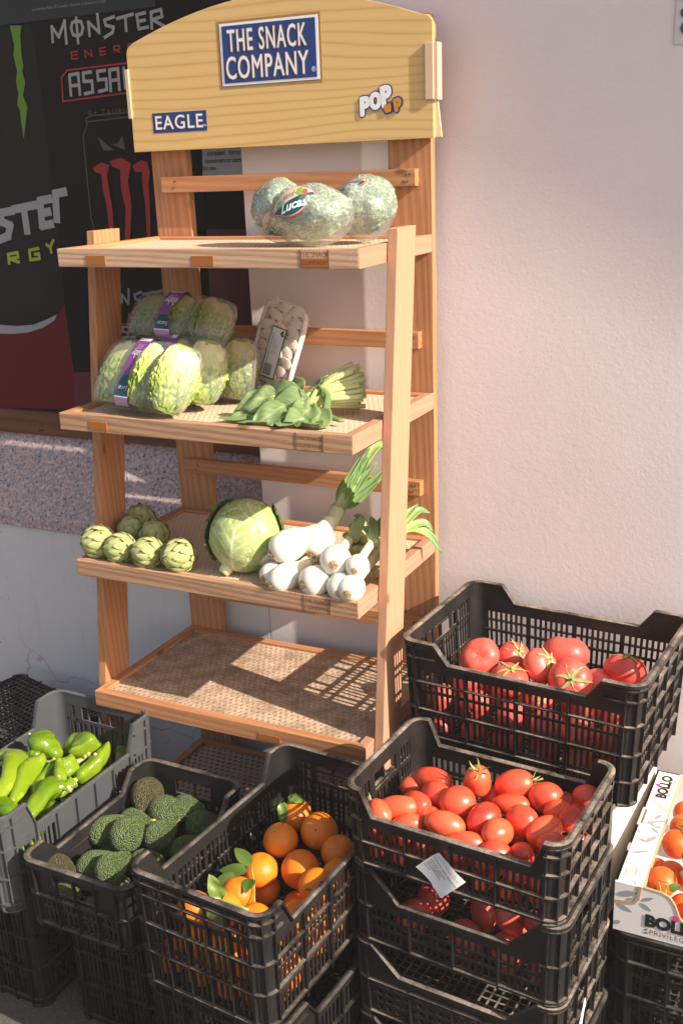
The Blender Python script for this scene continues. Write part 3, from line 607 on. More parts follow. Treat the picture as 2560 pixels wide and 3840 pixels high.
    for (x,y,a0) in cx:
        g=MB(); rows_o=[]
        def ap(a,rr,z): return tp((x+rr*math.cos(R(a)),y+rr*math.sin(R(a)),z))
        for k in range(N):
            a,b=a0+90*k/N,a0+90*(k+1)/N
            g.hexa([ap(a,r-th,0),ap(b,r-th,0),ap(b,r,0),ap(a,r,0),ap(a,r-th,H),ap(b,r-th,H),ap(b,r,H),ap(a,r,H)])
            for fr_ in tuple(fins)+(.004,):
                z=max(.0016,fr_*H); g.hexa([ap(a,r-.0005,z-.0016),ap(b,r-.0005,z-.0016),ap(b,r+fin,z-.0016),ap(a,r+fin,z-.0016),ap(a,r-.0005,z+.0016),ap(b,r-.0005,z+.0016),ap(b,r+fin,z+.0016),ap(a,r+fin,z+.0016)])
        for a in (a0+1,a0+45,a0+89):
            t=Vector((-math.sin(R(a)),math.cos(R(a)),0))*.0015
            q=[Vector(ap(a,r-.0005,.001))-t,Vector(ap(a,r-.0005,.001))+t,Vector(ap(a,r+fin-.0006,.001))+t,Vector(ap(a,r+fin-.0006,.001))-t]
            q2=[Vector(ap(a,r-.0005,H-.002))-t,Vector(ap(a,r-.0005,H-.002))+t,Vector(ap(a,r+fin-.0006,H-.002))+t,Vector(ap(a,r+fin-.0006,H-.002))-t]
            g.hexa(q+q2)
        g.build('corner_post',mat,c)
    # rim: closed sweep (wall outlines then corner arcs)
    ring=[]
    for (W_,_),(x,y,a0) in zip(order,cx):
        o_,ot,ii=W_
        # wall runs from -half..half in u ; direction is counter-clockwise seen from above
        seq=list(zip(ii,ot))
        p0=Vector(seq[0][0]); 
        ring.append(seq)
    segs=[]
    for seq,(x,y,a0) in zip(ring,cx):
        # order the wall so that it ends at this corner
        e=Vector((x,y,0)); d0=(Vector(seq[0][0]).xy-e.xy).length; d1=(Vector(seq[-1][0]).xy-e.xy).length
        if d0<d1: seq=seq[::-1]
        segs+=seq
        for k in range(1,N):
            a=a0+90*k/N; segs.append((tp((x+(r-th-.001)*math.cos(R(a)),y+(r-th-.001)*math.sin(R(a)),H)),tp((x+(r+rim)*math.cos(R(a)),y+(r+rim)*math.sin(R(a)),H))))
    g=MB(); rows=[]
    for i_,o_ in segs:
        i_=Vector(i_); o_=Vector(o_); m_=(i_+o_)/2
        rows.append([i_-Vector((0,0,.005)),i_+Vector((0,0,.0003)),m_+Vector((0,0,.0022)),o_+Vector((0,0,.0003)),o_-Vector((0,0,.006)),m_-Vector((0,0,.005))])
    rows.append(rows[0]); g.grid(rows,True,sm=False)
    g.build('rim',mat,c)
    # base grid
    g=MB(); nx=int(L/.018); ny=int(D/.018); hx,hy=L/2*(1-taper)-.004,D/2*(1-taper)-.004
    for k in range(nx+1):
        x=lerp(-hx,hx,k/nx); g.box((x-.002,-hy,.004),(x+.002,hy,.008))
    for k in range(ny+1):
        y=lerp(-hy,hy,k/ny); g.box((-hx,y-.002,.0045),(hx,y+.002,.0085))
    g.build('base_grid',mat,c)
    return c
CG='plastic produce crates around the rack'
# big tomato crate and the crates it stands on (against the wall)
BX=dict(L=.487,D=.352)
bt=crate('produce_crate','tall black slotted crate holding the big ribbed tomatoes by the wall',(.669,-.186,.518),R(-4.6),.487,.352,.262,PBROWN,CG,dip=.040,rise=.045,slope=.03,rows=4,endrows=3,vf=3,pitch=.0128,bar=.0055,fins=(.2,.42,.66,.86,.95),solid={(1,0),(0,0)},rim=.009)
crate('produce_crate','black crate at the bottom behind the plum tomato stack, under the cream carton',(.640,-.180,.0),R(-4.6),.43,.335,.255,PBLACK2,CG,dip=.04,rows=4,vf=3,fins=(.2,.42,.66,.9))
cu=thing('under_carton','cream cardboard carton supporting the big ribbed tomato crate','carton',(.652,-.186,.257),R(-4.6))
CREAM=flat('cream_cardboard',(.70,.63,.54),.8,.1)
g=MB(); hx,hy,hh=.216,.165,.258
for q in (((-hx,-hy,0),(hx,-hy+.005,hh)),((-hx,hy-.005,0),(hx,hy,hh)),((-hx,-hy+.005,0),(-hx+.005,hy-.005,hh)),((hx-.005,-hy+.005,0),(hx,hy-.005,hh))): g.box(*q)
g.box((-hx+.005,-hy+.005,.001),(hx-.005,hy-.005,.005)); g.build('carton_wall',CREAM,cu)
g=MB(); g.box((hx-.05,-hy+.006,hh-.004),(hx-.006,hy-.006,hh-.0005)); g.build('carton_flap',flat('kraft_flap',(.52,.33,.19),.85,.1),cu)
# plum tomato stack
FT=Vector((.664,-.587,0)); FA=R(-4.4)
ft=crate('produce_crate','dusty black crate full of plum tomatoes with a white paper tag',(FT.x,FT.y,.500),FA,.398,.274,.160,PBROWN,CG,dip=.050,rise=.004,slope=.020,rows=2,endrows=2,vf=3,pitch=.0125,bar=.0052,fins=(.06,.34,.62,.84,.94),rim=.008,taper=.03,solid={(1,0)},holew=.085)
crate('produce_crate','black crate with sagging slotted front and tomatoes inside, under the plum tomatoes',(FT.x+.004,FT.y+.004,.335),FA,.398,.274,.163,PBLACK,CG,dip=.060,rise=.012,slope=.055,rows=3,endrows=2,vf=3,pitch=.012,bar=.005,fins=(.05,.5,.94),rim=.006,taper=.02,fin=.006)
crate('produce_crate','empty dusty crate with diamond mesh sides, third down in the plum tomato stack',(FT.x+.002,FT.y+.006,.170),FA,.398,.274,.163,PBROWN,CG,dip=.055,rise=.012,slope=.055,rows=4,endrows=2,vf=3,diamond=True,fins=(.05,.5,.94),rim=.007,taper=.02,fin=.006)
crate('produce_crate','lowest black crate of the plum tomato stack, cut off by the picture edge',(FT.x+.004,FT.y+.006,.004),FA,.398,.274,.163,PBLACK2,CG,dip=.055,rise=.012,slope=.05,rows=3,vf=3,fins=(.05,.5,.94),taper=.02,fin=.006)
# orange crate
OC=Vector((.302,-.708,0)); OA=R(84.9)
oc=crate('produce_crate','dark crate of oranges with leaves standing in front of the rack',(OC.x,OC.y,.305),OA,.480,.282,.245,PGREY and PBLACK,CG,dip=.055,rise=.025,slope=.028,rows=3,endrows=2,vf=4,pitch=.0135,bar=.0055,fins=(.06,.33,.58,.82,.92),rim=.007,taper=.03,holew=.12,hole=True)
crate('produce_crate','black slotted crate under the orange crate',(OC.x+.004,OC.y+.022,.0),OA,.480,.282,.302,PBLACK2,CG,dip=.05,rows=4,vf=4,fins=(.06,.33,.6,.92),taper=.03)
# avocado crate
AC=Vector((-.037,-.685,0)); AA=R(88.8)
ac=crate('produce_crate','low black crate of avocados between the green peppers and the oranges',(AC.x,AC.y,.300),AA,.396,.250,.150,PBLACK,CG,dip=.040,rise=.03,slope=.035,rows=3,endrows=2,vf=3,pitch=.013,bar=.006,fins=(.06,.5,.92),rim=.008,taper=.03,solid={(0,1),(0,2),(1,1),(1,2),(3,2),(2,2),(3,1)},hole=True,holew=.095,endslots=False)
crate('produce_crate','black slotted crate under the avocado crate',(-.016,-.60,.0),AA,.396,.272,.297,PBLACK2,CG,dip=.04,rows=4,vf=3,fins=(.06,.33,.6,.92),taper=.02)
# pepper crate
PC=Vector((-.3425,-.641,0)); PA=R(88.5)
pc=crate('produce_crate','dark grey crate of long green peppers with stepped sides',(PC.x,PC.y,.300),PA,.478,.280,.220,PGREY,CG,dip=.062,rise=.042,slope=.022,rows=1,endrows=1,vf=6,pitch=.0125,bar=.006,fins=(.08,.36,.66,.88),rim=.006,taper=.03,solid={(2,0),(3,0),(4,0)},hole=True,holew=.13,endslots=True)
crate('produce_crate','black slotted crate under the green pepper crate',(-.374,-.575,.0),PA,.470,.285,.298,PBLACK2,CG,dip=.04,rows=4,vf=4,fins=(.06,.33,.6,.92),taper=.02)
# overturned crate in the far left corner
ov=crate('produce_crate','empty black crate lying upside down by the wall at the far left',(-.80,-.205,.302),R(-15),.40,.27,.30,PBLACK,CG,dip=.03,rows=4,vf=4,fins=(.1,.4,.7,.93),taper=.02)
ov.rotation_euler=(PI,0,R(-15))
# crates under the fruit carton on the right
crate('produce_crate','tall black crate carrying the white fruit carton at the right edge',(1.137,-.262,.0),R(0),.50,.405,.310,PBLACK2,CG,dip=.0,rows=4,endrows=4,vf=5,pitch=.024,bar=.004,fins=(.06,.3,.55,.8,.95),taper=.01,hole=False)
# ---- paper tags on the crates
tagp=thing('paper_tag','creased white paper tag hanging on the front of the plum tomato crate','paper tag',(0,0,0))
ca,sa=math.cos(FA),math.sin(FA)
def onfront(u,v,w): return (FT.x+u*ca+(.137*.985+w)*sa,FT.y+u*sa-(.137*.985+w)*ca,.500+v)
tcx,tcz,ta=-.012,.043,R(-45)
def tagmap(u,v,w=0):
    a=u*math.cos(ta)-v*math.sin(ta); b=u*math.sin(ta)+v*math.cos(ta)
    return onfront(tcx+a,tcz+b,.011+w+.004*math.sin(a*70)+(.006*max(0,(b-.03)/.02) if b>.03 else 0)+(.002 if b<-.03 else 0))
g=MB(); n=12
rows=[[tagmap(lerp(-.033,.033,i/n),lerp(-.033,.033,j/n)) for i in range(n+1)] for j in range(n+1)]
g.grid(rows); g.build('paper_sheet',PAPER,tagp,fix=False)
for k,(s,z,size,x,al) in enumerate((('TOMATE PERA PRIMERA',.011,.0058,-.0,'CENTER'),('ALICANTE Y FRUTERIA LEON, S.A.',.022,.0036,0,'CENTER'),('PUEBLA DEL RIO, N. 34  SEVILLA',.027,.0026,0,'CENTER'),('ORIGEN: ESPAÑA',.002,.0052,-.029,'LEFT'),('SIN CALIBRAR',-.004,.0052,-.029,'LEFT'),('TRAZABILIDAD:',-.010,.0052,-.029,'LEFT'),('PE221006',-.016,.0036,-.029,'LEFT'))):
    put_text('printed_line',s,size,lambda u,v,z=z,x=x:tagmap(x+u,z+v,.0006),INK,tagp,align=al)
tag2=thing('paper_tag','torn white paper scrap stuck to the side of the third crate in the stack','paper tag',(0,0,0))
def onright(u,v,w): return (FT.x+(.203+w)*ca-u*sa,FT.y+(.203+w)*sa+u*ca,.17+v)
g=MB(); ol=[(-.052,.052),(-.020,.095),(-.012,.10),(-.008,.085),(-.018,.075),(-.03,.048),(-.046,.036)]
g.prism(ol,.004,.0046,onright); g.build('paper_sheet',PAPER,tag2)
# ================================================================== white fruit carton at the right edge
CARD=flat('white_cardboard',(.74,.72,.70),.75,.15); KRAFT=flat('raw_cardboard',(.50,.32,.18),.85,.1)
bx=thing('fruit_carton','white cardboard fruit carton with grey leaf print at the right edge','carton',(0,0,0))
X0,X1,Y0,Y1,Z0,Z1=.884,1.39,-.468,-.052,.314,.420
BA=R(1.0)
g=MB(); g.box((X0,Y0,Z0),(X0+.004,Y1,Z1)); g.box((X1-.004,Y0,Z0),(X1,Y1,Z1)); g.box((X0+.004,Y1-.004,Z0),(X1-.004,Y1,Z1)); g.box((X0+.004,Y0+.004,Z0),(X1-.004,Y1-.004,Z0+.004))
g.build('carton_body',CARD,bx)
# front wall with the notched handle cut and dipped middle
xm=X0+.075
fp=[(X0+.004,Z0),(X1-.004,Z0),(X1-.004,Z1),(X1-.06,Z1),(X1-.09,Z1-.055),(X0+.125,Z1-.050),(X0+.112,Z1-.038),(X0+.103,Z1-.012),(X0+.090,Z1-.005),(X0+.004,Z1-.001)]
g=MB(); g.prism([fp[0],fp[1],(X1-.004,Z1-.06),(X1-.09,Z1-.06),(X0+.13,Z1-.06),(X0+.004,Z1-.06)],0,.004,lambda u,v,d:(u,Y0+d,v))
g.prism([(X0+.004,Z1-.06),(X0+.128,Z1-.06),(X0+.118,Z1-.048),(X0+.108,Z1-.022),(X0+.098,Z1-.008),(X0+.085,Z1-.003),(X0+.054,Z1-.0005),(X0+.004,Z1-.0005)],0,.004,lambda u,v,d:(u,Y0+d,v))
fw=g.build('front_panel',CARD,bx)
g=MB(); ribbon(g,[(X0+.054,Z1-.002),(X0+.085,Z1-.004),(X0+.098,Z1-.009),(X0+.108,Z1-.023),(X0+.118,Z1-.049),(X0+.13,Z1-.06),(X1-.09,Z1-.06)],.0032,lambda u,v,d:(u,Y0+.0035-d,v+.0012),-.0005,.0042); g.build('raw_edge',KRAFT,fw)
slot=[(X0+.002,Z1-.042),(X0+.022,Z1-.040),(X0+.036,Z1-.037),(X0+.043,Z1-.026),(X0+.046,Z1-.001)]
g=MB(); ribbon(g,slot,.006,lambda u,v,d:(u,Y0-d,v),.0,.0012); g.build('handle_slot',KRAFT,fw)
# side ledge along the left side
g=MB(); g.prism([(X0,Y0+.0045),(X0+.049,Y0+.0045),(X0+.049,Y1),(X0,Y1),(X0,Y0+.262),(X0+.010,Y0+.258),(X0+.010,Y0+.205),(X0,Y0+.195)],Z1-.0035,Z1,lambda u,v,d:(u,v,d)); lg=g.build('side_ledge',CARD,bx)
g=MB(); g.box((X0+.049,Y0+.005,Z1-.020),(X0+.0505,Y1-.005,Z1-.0008)); g.build('ledge_lip',KRAFT,lg)
tz=lambda u,v,d:(X0+u,Y0+v,Z1+.0004+d)
def leafp(cx,cy,a,l,wd): 
    o=[]
    for k in range(17):
        t=k/16; o.append((t*l,wd*math.sin(PI*t)**.8*(1-.3*t)))
    for k in range(15,0,-1):
        t=k/16; o.append((t*l,-wd*math.sin(PI*t)**.8*(1-.3*t)))
    return [(cx+x*math.cos(a)-y*math.sin(a),cy+x*math.sin(a)+y*math.cos(a)) for x,y in o]
g=MB(); k=0
for (cx,cy,a,l,wd) in ((.002,.100,1.6,.032,.0035),(.010,.098,.5,.034,.004),(.026,.140,1.0,.036,.0060),(.012,.165,2.0,.016,.003),(.012,.150,-.4,.022,.004),(.046,.180,2.4,.024,.004),(.016,.205,.7,.030,.0050),(.030,.225,1.2,.026,.0045),(.036,.222,.2,.016,.004),(.018,.215,-.7,.022,.0038),(.048,.205,-2.6,.016,.004)):
    g.prism(leafp(cx,cy,a,l,wd),0,.0003+k*.00003,tz); k+=1
ribbon(g,[(.012,.205),(.028,.216),(.046,.226)],.0007,tz,0,.0002); g.build('leaf_print',LEAFGREY,lg)
g=MB(); ribbon(g,[(.008,.300),(.030,.282),(.0485,.262)],.0055,tz,0,.0003); g.build('peach_strip',PEACHS,lg)
def ledge_text(name,s,size,cu,cv,m,**k): put_text(name,s,size,lambda u,v:(X0+cu-v,Y0+cv+u,Z1+.0009),m,lg,**k)
ledge_text('brand_lettering','BOLLO',.0290,.0270,.353,INK,bold=.0012,spacing=.98); ledge_text('brand_lettering','PRIVILEGE',.0150,.0425,.353,LEAFGREY,spacing=1.05)
g=MB(); g.prism([(.0125+a,.356+b*1.0) for a,b in disc(18,.0048)],0,.0004,tz); g.build('pink_dot',PINKD,lg)
g=MB(); ribbon(g,[(.0125,.048),(.0125,.028),(.017,.022),(.026,.022),(.031,.028),(.031,.048),(.027,.054),(.017,.054),(.0125,.048)],.001,tz,0,.0003)
for cx,cy,a,l,wd in ((.017,.057,.35,.016,.002),(.012,.060,1.7,.008,.0016),(.028,.018,3.3,.016,.002),(.034,.012,-1.2,.008,.0016)): g.prism(leafp(cx,cy,a,l,wd),0,.0004,tz)
g.build('energy_badge',BEIGEP,lg)
ledge_text('badge_lettering','100%',.0085,.0175,.038,BEIGEP); ledge_text('badge_lettering','RENEWABLE',.0042,.0235,.038,BEIGEP); ledge_text('badge_lettering','ENERGY',.0042,.0280,.038,BEIGEP)
ff=lambda u,v,d:(X0+u,Y0-.0003-d,Z0+v)
k=0
for cx,cy,a,l,wd in ((.004,.078,.35,.042,.0075),(.022,.070,.6,.014,.003),(.006,.058,-.35,.030,.005),(.050,.078,.5,.024,.004),(.048,.072,-.5,.024,.0045),(.0,.014,.45,.016,.005),(.036,.068,1.2,.012,.003)):
    g=MB(); g.prism(leafp(cx,cy,a,l,wd),0,.0003+k*.00004,ff); k+=1; g.build('leaf_print',LEAFGREY,fw)
def front_text(s,size,cu,cv,m,**k): put_text('brand_lettering',s,size,lambda u,v:(X0+cu+u,Y0-.0012,Z0+cv+v),m,fw,align='LEFT',**k)
front_text('BOLLO',.0340,.0575,.037,INK,bold=.0020,spacing=.98); front_text('PRIVILEGE',.0150,.066,.014,BROWNP,spacing=1.1)
g=MB(); g.prism([(.1120+a,.0565+b) for a,b in disc(20,.0068)],0,.0006,ff); g.build('pink_dot',PINKD,fw)
g=MB(); g.prism(leafp(.058,.0155,.6,.007,.0018),0,.0005,ff); g.prism(leafp(.058,.0115,-.3,.007,.0018),0,.0006,ff); g.build('small_leaf_mark',BROWNP,fw)
# ================================================================== produce
def uvs(nu=24,nv=14,f=lambda th,ph:1.0):
    g=MB(); rows=[]
    for i in range(nv+1):
        th=PI*i/nv; rows.append([Vector((math.sin(th)*math.cos(2*PI*k/nu),math.sin(th)*math.sin(2*PI*k/nu),math.cos(th)))*f(th,2*PI*k/nu) for k in range(nu)])
    g.grid(rows,True); return g
def lathe_x(prof,n=22,wob=0,seed=0):
    g=MB(); rows=[]
    for x,r in prof:
        rows.append([(x,r*math.cos(2*PI*k/n)*(1+wob*math.sin(2*(2*PI*k/n)+seed+x*2)),r*math.sin(2*PI*k/n)*(1+wob*math.sin(3*(2*PI*k/n)+seed*2))) for k in range(n)])
    g.grid(rows,True); return g
def mesh_of(g,name,m):
    me=g.mesh(name,m); bm=bmesh.new(); bm.from_mesh(me); bmesh.ops.remove_doubles(bm,verts=bm.verts,dist=1e-6); bmesh.ops.recalc_face_normals(bm,faces=bm.faces); bm.to_mesh(me); bm.free(); return me
def plum_mesh(seed,waist):
    pr=[]
    for i in range(19):
        t=-math.cos(PI*i/18); r=max(0,(1-t*t))**.5
        r*=1+.06*t-(waist*math.exp(-((t-.25)/.28)**2))
        x=t
        if i==18: x=.90
        if i==17: x=.975
        pr.append((x,r))
    return mesh_of(lathe_x(pr,24,.02,seed),'plum_tomato',TOM)
PLM=[plum_mesh(1,0),plum_mesh(2,.03),plum_mesh(4,.0),plum_mesh(5,.10)]
def calyx_mesh(n,l,wd,stem,curl,seed,name='calyx'):
    rnd=random.Random(seed); g=MB()
    for k in range(n):
        a=2*PI*k/n+rnd.uniform(-.25,.25); ll=l*rnd.uniform(.75,1.2); rows=[]; c=curl*rnd.uniform(.5,1.5); tw=rnd.uniform(-.4,.4)
        for i in range(7):
            t=i/6; rr=ll*t; z=.04+c*t*t*ll; w=wd*(math.sin(PI*(.16+.84*t)))**.8*(1-t*.5)
            aa=a+tw*t*t; ctr=Vector((math.cos(aa)*rr,math.sin(aa)*rr,z)); s=Vector((-math.sin(aa),math.cos(aa),0))*w
            rows.append([ctr-s,ctr+Vector((0,0,-w*.35)),ctr+s])
        g.grid(rows)
    if stem:
        g.tube([(0,0,.0),(.02,.02,stem*.5),(.12*stem,.1*stem,stem)],[wd*.55,wd*.45,wd*.6],8)
    return g.mesh(name,SEPAL)
CALY=[calyx_mesh(6,.55,.075,.45,.55,s) for s in (1,2,3)]
CALB=[calyx_mesh(6,.86,.10,.16,-.16,s) for s in (4,5,6)]
def place(me,name,loc,rot,scl,label,cat,group):
    o=link(name,me); o.location=loc; o.rotation_euler=rot; o.scale=scl; return tag(o,label,cat,group)
def kid(me,name,par,loc,rot=(0,0,0),s=1):
    o=link(name,me,par); o.location=loc; o.rotation_euler=rot; o.scale=(s,s,s) if not hasattr(s,'__len__') else s; return o
rn=random.Random(11)
PLUM=[
(0.557,-0.552,0.605,-4,.0350,.0200,0,'plum tomato lying in front of the back left corner of the front tomato crate'),
(0.519,-0.561,0.585,23,.0220,.0180,2,'small plum tomato with a green stem against the left end of the front tomato crate'),
(0.580,-0.597,0.605,-35,.0290,.0222,0,'glossy plum tomato behind the large one in the middle left of the front crate'),
(0.558,-0.636,0.603,-29,.0300,.0205,0,'plum tomato slanting between the far left ones, half in shade, in the front crate'),
(0.532,-0.663,0.605,14,.0370,.0205,0,'long plum tomato pointing at the left end of the front crate'),
(0.508,-0.686,0.603,60,.0260,.0185,1,'plum tomato with a dried green calyx in the front left corner of the crate'),
(0.629,-0.616,0.613,40,.0310,.0265,0,'large rounded plum tomato with a white glint in the middle of the front crate'),
(0.644,-0.552,0.622,-65,.0335,.0230,3,'waisted plum tomato standing up with its green stem at the top, rear middle'),
(0.706,-0.525,0.615,13,.0355,.0240,1,'biggest plum tomato at the rear with a forked green stem on its right end'),
(0.766,-0.529,0.605,23,.0290,.0265,0,'round plum tomato right of the one with the forked green stem'),
(0.709,-0.556,0.592,5,.0345,.0185,0,'pale plum tomato lying flat below the one with the forked green stem'),
(0.587,-0.647,0.590,23,.0225,.0180,1,'half hidden plum tomato with a curly calyx left of the crate centre'),
(0.629,-0.678,0.605,14,.0355,.0215,0,'wide plum tomato just behind the middle of the front rim'),
(0.685,-0.636,0.605,60,.0325,.0240,0,'plum tomato tilted beside a brown calyx in the centre right of the crate'),
(0.560,-0.687,0.592,-9,.0300,.0185,1,'plum tomato with a thin stringy calyx behind the left part of the front rim'),
(0.667,-0.697,0.588,15,.0360,.0190,0,'long flat plum tomato right behind the front rim above the paper tag'),
(0.719,-0.664,0.603,65,.0295,.0215,0,'plump plum tomato leaning towards the lower front rim, right of the paper tag'),
(0.747,-0.613,0.605,-25,.0300,.0230,0,'plum tomato lit on its left half in the right middle of the front crate'),
(0.796,-0.558,0.600,23,.0250,.0205,0,'small plum tomato in a slanting shadow near the right end, second from the back'),
(0.790,-0.625,0.602,53,.0335,.0215,0,'plum tomato with a clear shadow line across it near the right end'),
(0.826,-0.575,0.605,81,.0275,.0215,0,'plum tomato leaning on the right end of the front crate'),
(0.832,-0.500,0.605,23,.0240,.0205,0,'plum tomato alone in the back right corner of the front crate'),
(0.727,-0.698,0.588,23,.0255,.0180,0,'plum tomato peeping over the front rim right of its middle'),
(0.766,-0.676,0.580,23,.0215,.0185,0,'dark shaded plum tomato behind the right end of the front rim'),
(0.810,-0.652,0.600,23,.0225,.0170,0,'plum tomato tucked in the front right corner of the crate'),
(0.665,-0.524,0.575,23,.0230,.0190,0,'plum tomato mostly hidden behind the waisted standing one'),
(0.796,-0.475,0.565,23,.0230,.0190,0,'plum tomato deep in the shade at the back right of the front crate')]
for i,(x,y,z,a,l,b,v,lb) in enumerate(PLUM):
    tilt_=rn.uniform(-14,14) if v!=3 else -62
    o=place(PLM[v if v==3 else i%3],'plum_tomato',(x,y,z),(rn.uniform(0,6),R(tilt_),R(a)),(l*rn.uniform(1.02,1.12),b*rn.uniform(1.08,1.2),b*rn.uniform(1.06,1.18)),lb,'tomato','plum tomatoes in the front crate')
    if v in (1,2,3): 
        if v==1: o.rotation_euler=(rn.uniform(0,6),R(-16),R({5:150,8:13,11:20,14:20}.get(i,a)))
        kid(CALY[i%3],'calyx',o,(.90,0,0),(0,PI/2,0),(1.5,1.5,1.2))
GL='plum tomatoes glimpsed through the crate slots'
def fill(n_,me_list,name,cr,ang,us,vs,zs,sc_,label,cat,group,jit=.004):
    ca,sa=math.cos(ang),math.sin(ang)
    for z in zs:
        for u in us:
            for v in vs:
                uu=u+rn.uniform(-jit,jit); vv=v+rn.uniform(-jit,jit); s=sc_*rn.uniform(.92,1.06)
                place(rn.choice(me_list),name,(cr.x+uu*ca-vv*sa,cr.y+uu*sa+vv*ca,z+rn.uniform(-jit,jit)),(rn.uniform(0,6),rn.uniform(-.4,.4),rn.uniform(0,6)),(s*1.25,s,s) if 'plum' in name else (s,s,s),label,cat,group)
fill(0,PLM[:3],'plum_tomato',FT,FA,[-.155,-.103,-.052,0,.052,.103,.155],[-.105,-.055,.045],[.532,],.021,'plum tomato glimpsed through the slots of the front tomato crate','tomato',GL)
fill(0,PLM[:3],'plum_tomato',FT,FA,[-.160,-.108,-.055,0,.055,.108,.158],[-.108],[.568],.0195,'plum tomato glimpsed through the slots of the front tomato crate','tomato',GL)
fill(0,PLM[:3],'plum_tomato',FT,FA,[.16],[-.05,0,.05],[.545],.0195,'plum tomato glimpsed through the slots of the front tomato crate','tomato',GL)
# ribbed tomatoes
def beef_mesh(seed,rib,heart=0):
    rnd=random.Random(seed); n=rnd.choice((5,6,7)); ph=rnd.uniform(0,6)
    def f(th,p):
        top=math.exp(-(th/.75)**2); bot=math.exp(-((PI-th)/.5)**2)
        r=1+rib*math.cos(n*p+ph)*math.sin(th)*(.35+.65*top)-.16*math.exp(-(th/.32)**2)-.04*bot+.03*math.sin(2*p+ph)
        if heart: r*=1+.16*math.cos(p-1)*math.cos(p-1)*math.sin(th)-.12*math.exp(-(th/.5)**2)
        return r
    g=uvs(40,24,f); g.v=[(x,y,z*.77) for x,y,z in g.v]; return mesh_of(g,'ribbed_tomato',TOM2)
BFM=[beef_mesh(1,.055),beef_mesh(2,.085),beef_mesh(3,.03),beef_mesh(9,.04,1)]
BEEF=[
(0.522,-0.185,0.686,.0375,3,0,(.9,.3,0),'heart shaped ribbed tomato at the far left of the crate by the wall'),
(0.588,-0.150,0.684,.0335,1,1,(.55,.5,.3),'ribbed tomato with a dried calyx behind, second from the left in the wall crate'),
(0.660,-0.202,0.698,.0372,1,1,(.2,.85,.2),'dusty ribbed tomato with an upright pale calyx at the heap centre'),
(0.690,-0.118,0.694,.0470,2,0,(-.3,.4,1),'largest smooth tomato at the top of the heap in the wall crate'),
(0.731,-0.232,0.692,.0430,0,1,(1.0,.15,.2),'round tomato showing its pale star calyx to the viewer, front of wall crate'),
(0.610,-0.252,0.680,.0380,0,1,(.25,.1,.2),'tomato with a spread calyx behind the front rim of the wall crate, left'),
(0.532,-0.245,0.655,.0320,2,0,(0,0,0),'tomato peeping over the front rim under the heart shaped one'),
(0.774,-0.165,0.664,.0320,2,0,(0,.3,0),'tomato in the gap left of the separate one at the right'),
(0.817,-0.127,0.682,.0420,1,1,(-.25,.25,.4),'ribbed tomato standing apart at the right of the wall crate, half in shadow'),
(0.790,-0.225,0.645,.0330,2,0,(0,0,1),'low tomato behind the right part of the front rim of the wall crate'),
(0.680,-0.270,0.660,.0280,0,1,(1.3,0,.5),'small dark tomato squeezed between two with star calyxes'),
(0.842,-0.190,0.642,.0320,0,0,(0,0,.5),'shaded tomato in the front right corner of the wall crate')]
for i,(x,y,z,r,v,cal,rot,lb) in enumerate(BEEF):
    o=place(BFM[v],'ribbed_tomato',(x,y,z),rot,(r*1.05,)*3,lb,'tomato','big ribbed tomatoes in the wall crate')
    if cal: kid(CALB[i%3],'calyx',o,(0,0,.70),(0,0,i*1.3),1.0)
BT=Vector((.669,-.186,0)); BA_=R(-4.6)
GB='big tomatoes glimpsed through the wall crate slots'
fill(0,BFM[:3],'ribbed_tomato',BT,BA_,[-.185,-.11,-.035,.04,.115,.188],[-.125],[.568,.630],.036,'big tomato glimpsed through the slots of the wall crate','tomato',GB,.006)
fill(0,BFM[:3],'ribbed_tomato',BT,BA_,[-.15,-.05,.05,.15],[-.03,.06],[.575],.040,'big tomato glimpsed through the slots of the wall crate','tomato',GB,.006)
fill(0,BFM[:3],'ribbed_tomato',BT,BA_,[-.16,-.08,.0,.10,.17],[-.045],[.632],.036,'big tomato glimpsed through the slots of the wall crate','tomato',GB,.006)
fill(0,BFM[:3],'round_tomato',FT,FA,[-.10,.0,.085,.15],[-.07,.0],[.362],.034,'round tomato inside the second crate of the front stack','tomato','round tomatoes in the second crate of the front stack',.006)
fill(0,BFM[:3],'round_tomato',FT,FA,[.085,.135],[-.05],[.424],.032,'round tomato inside the second crate of the front stack','tomato','round tomatoes in the second crate of the front stack',.006)
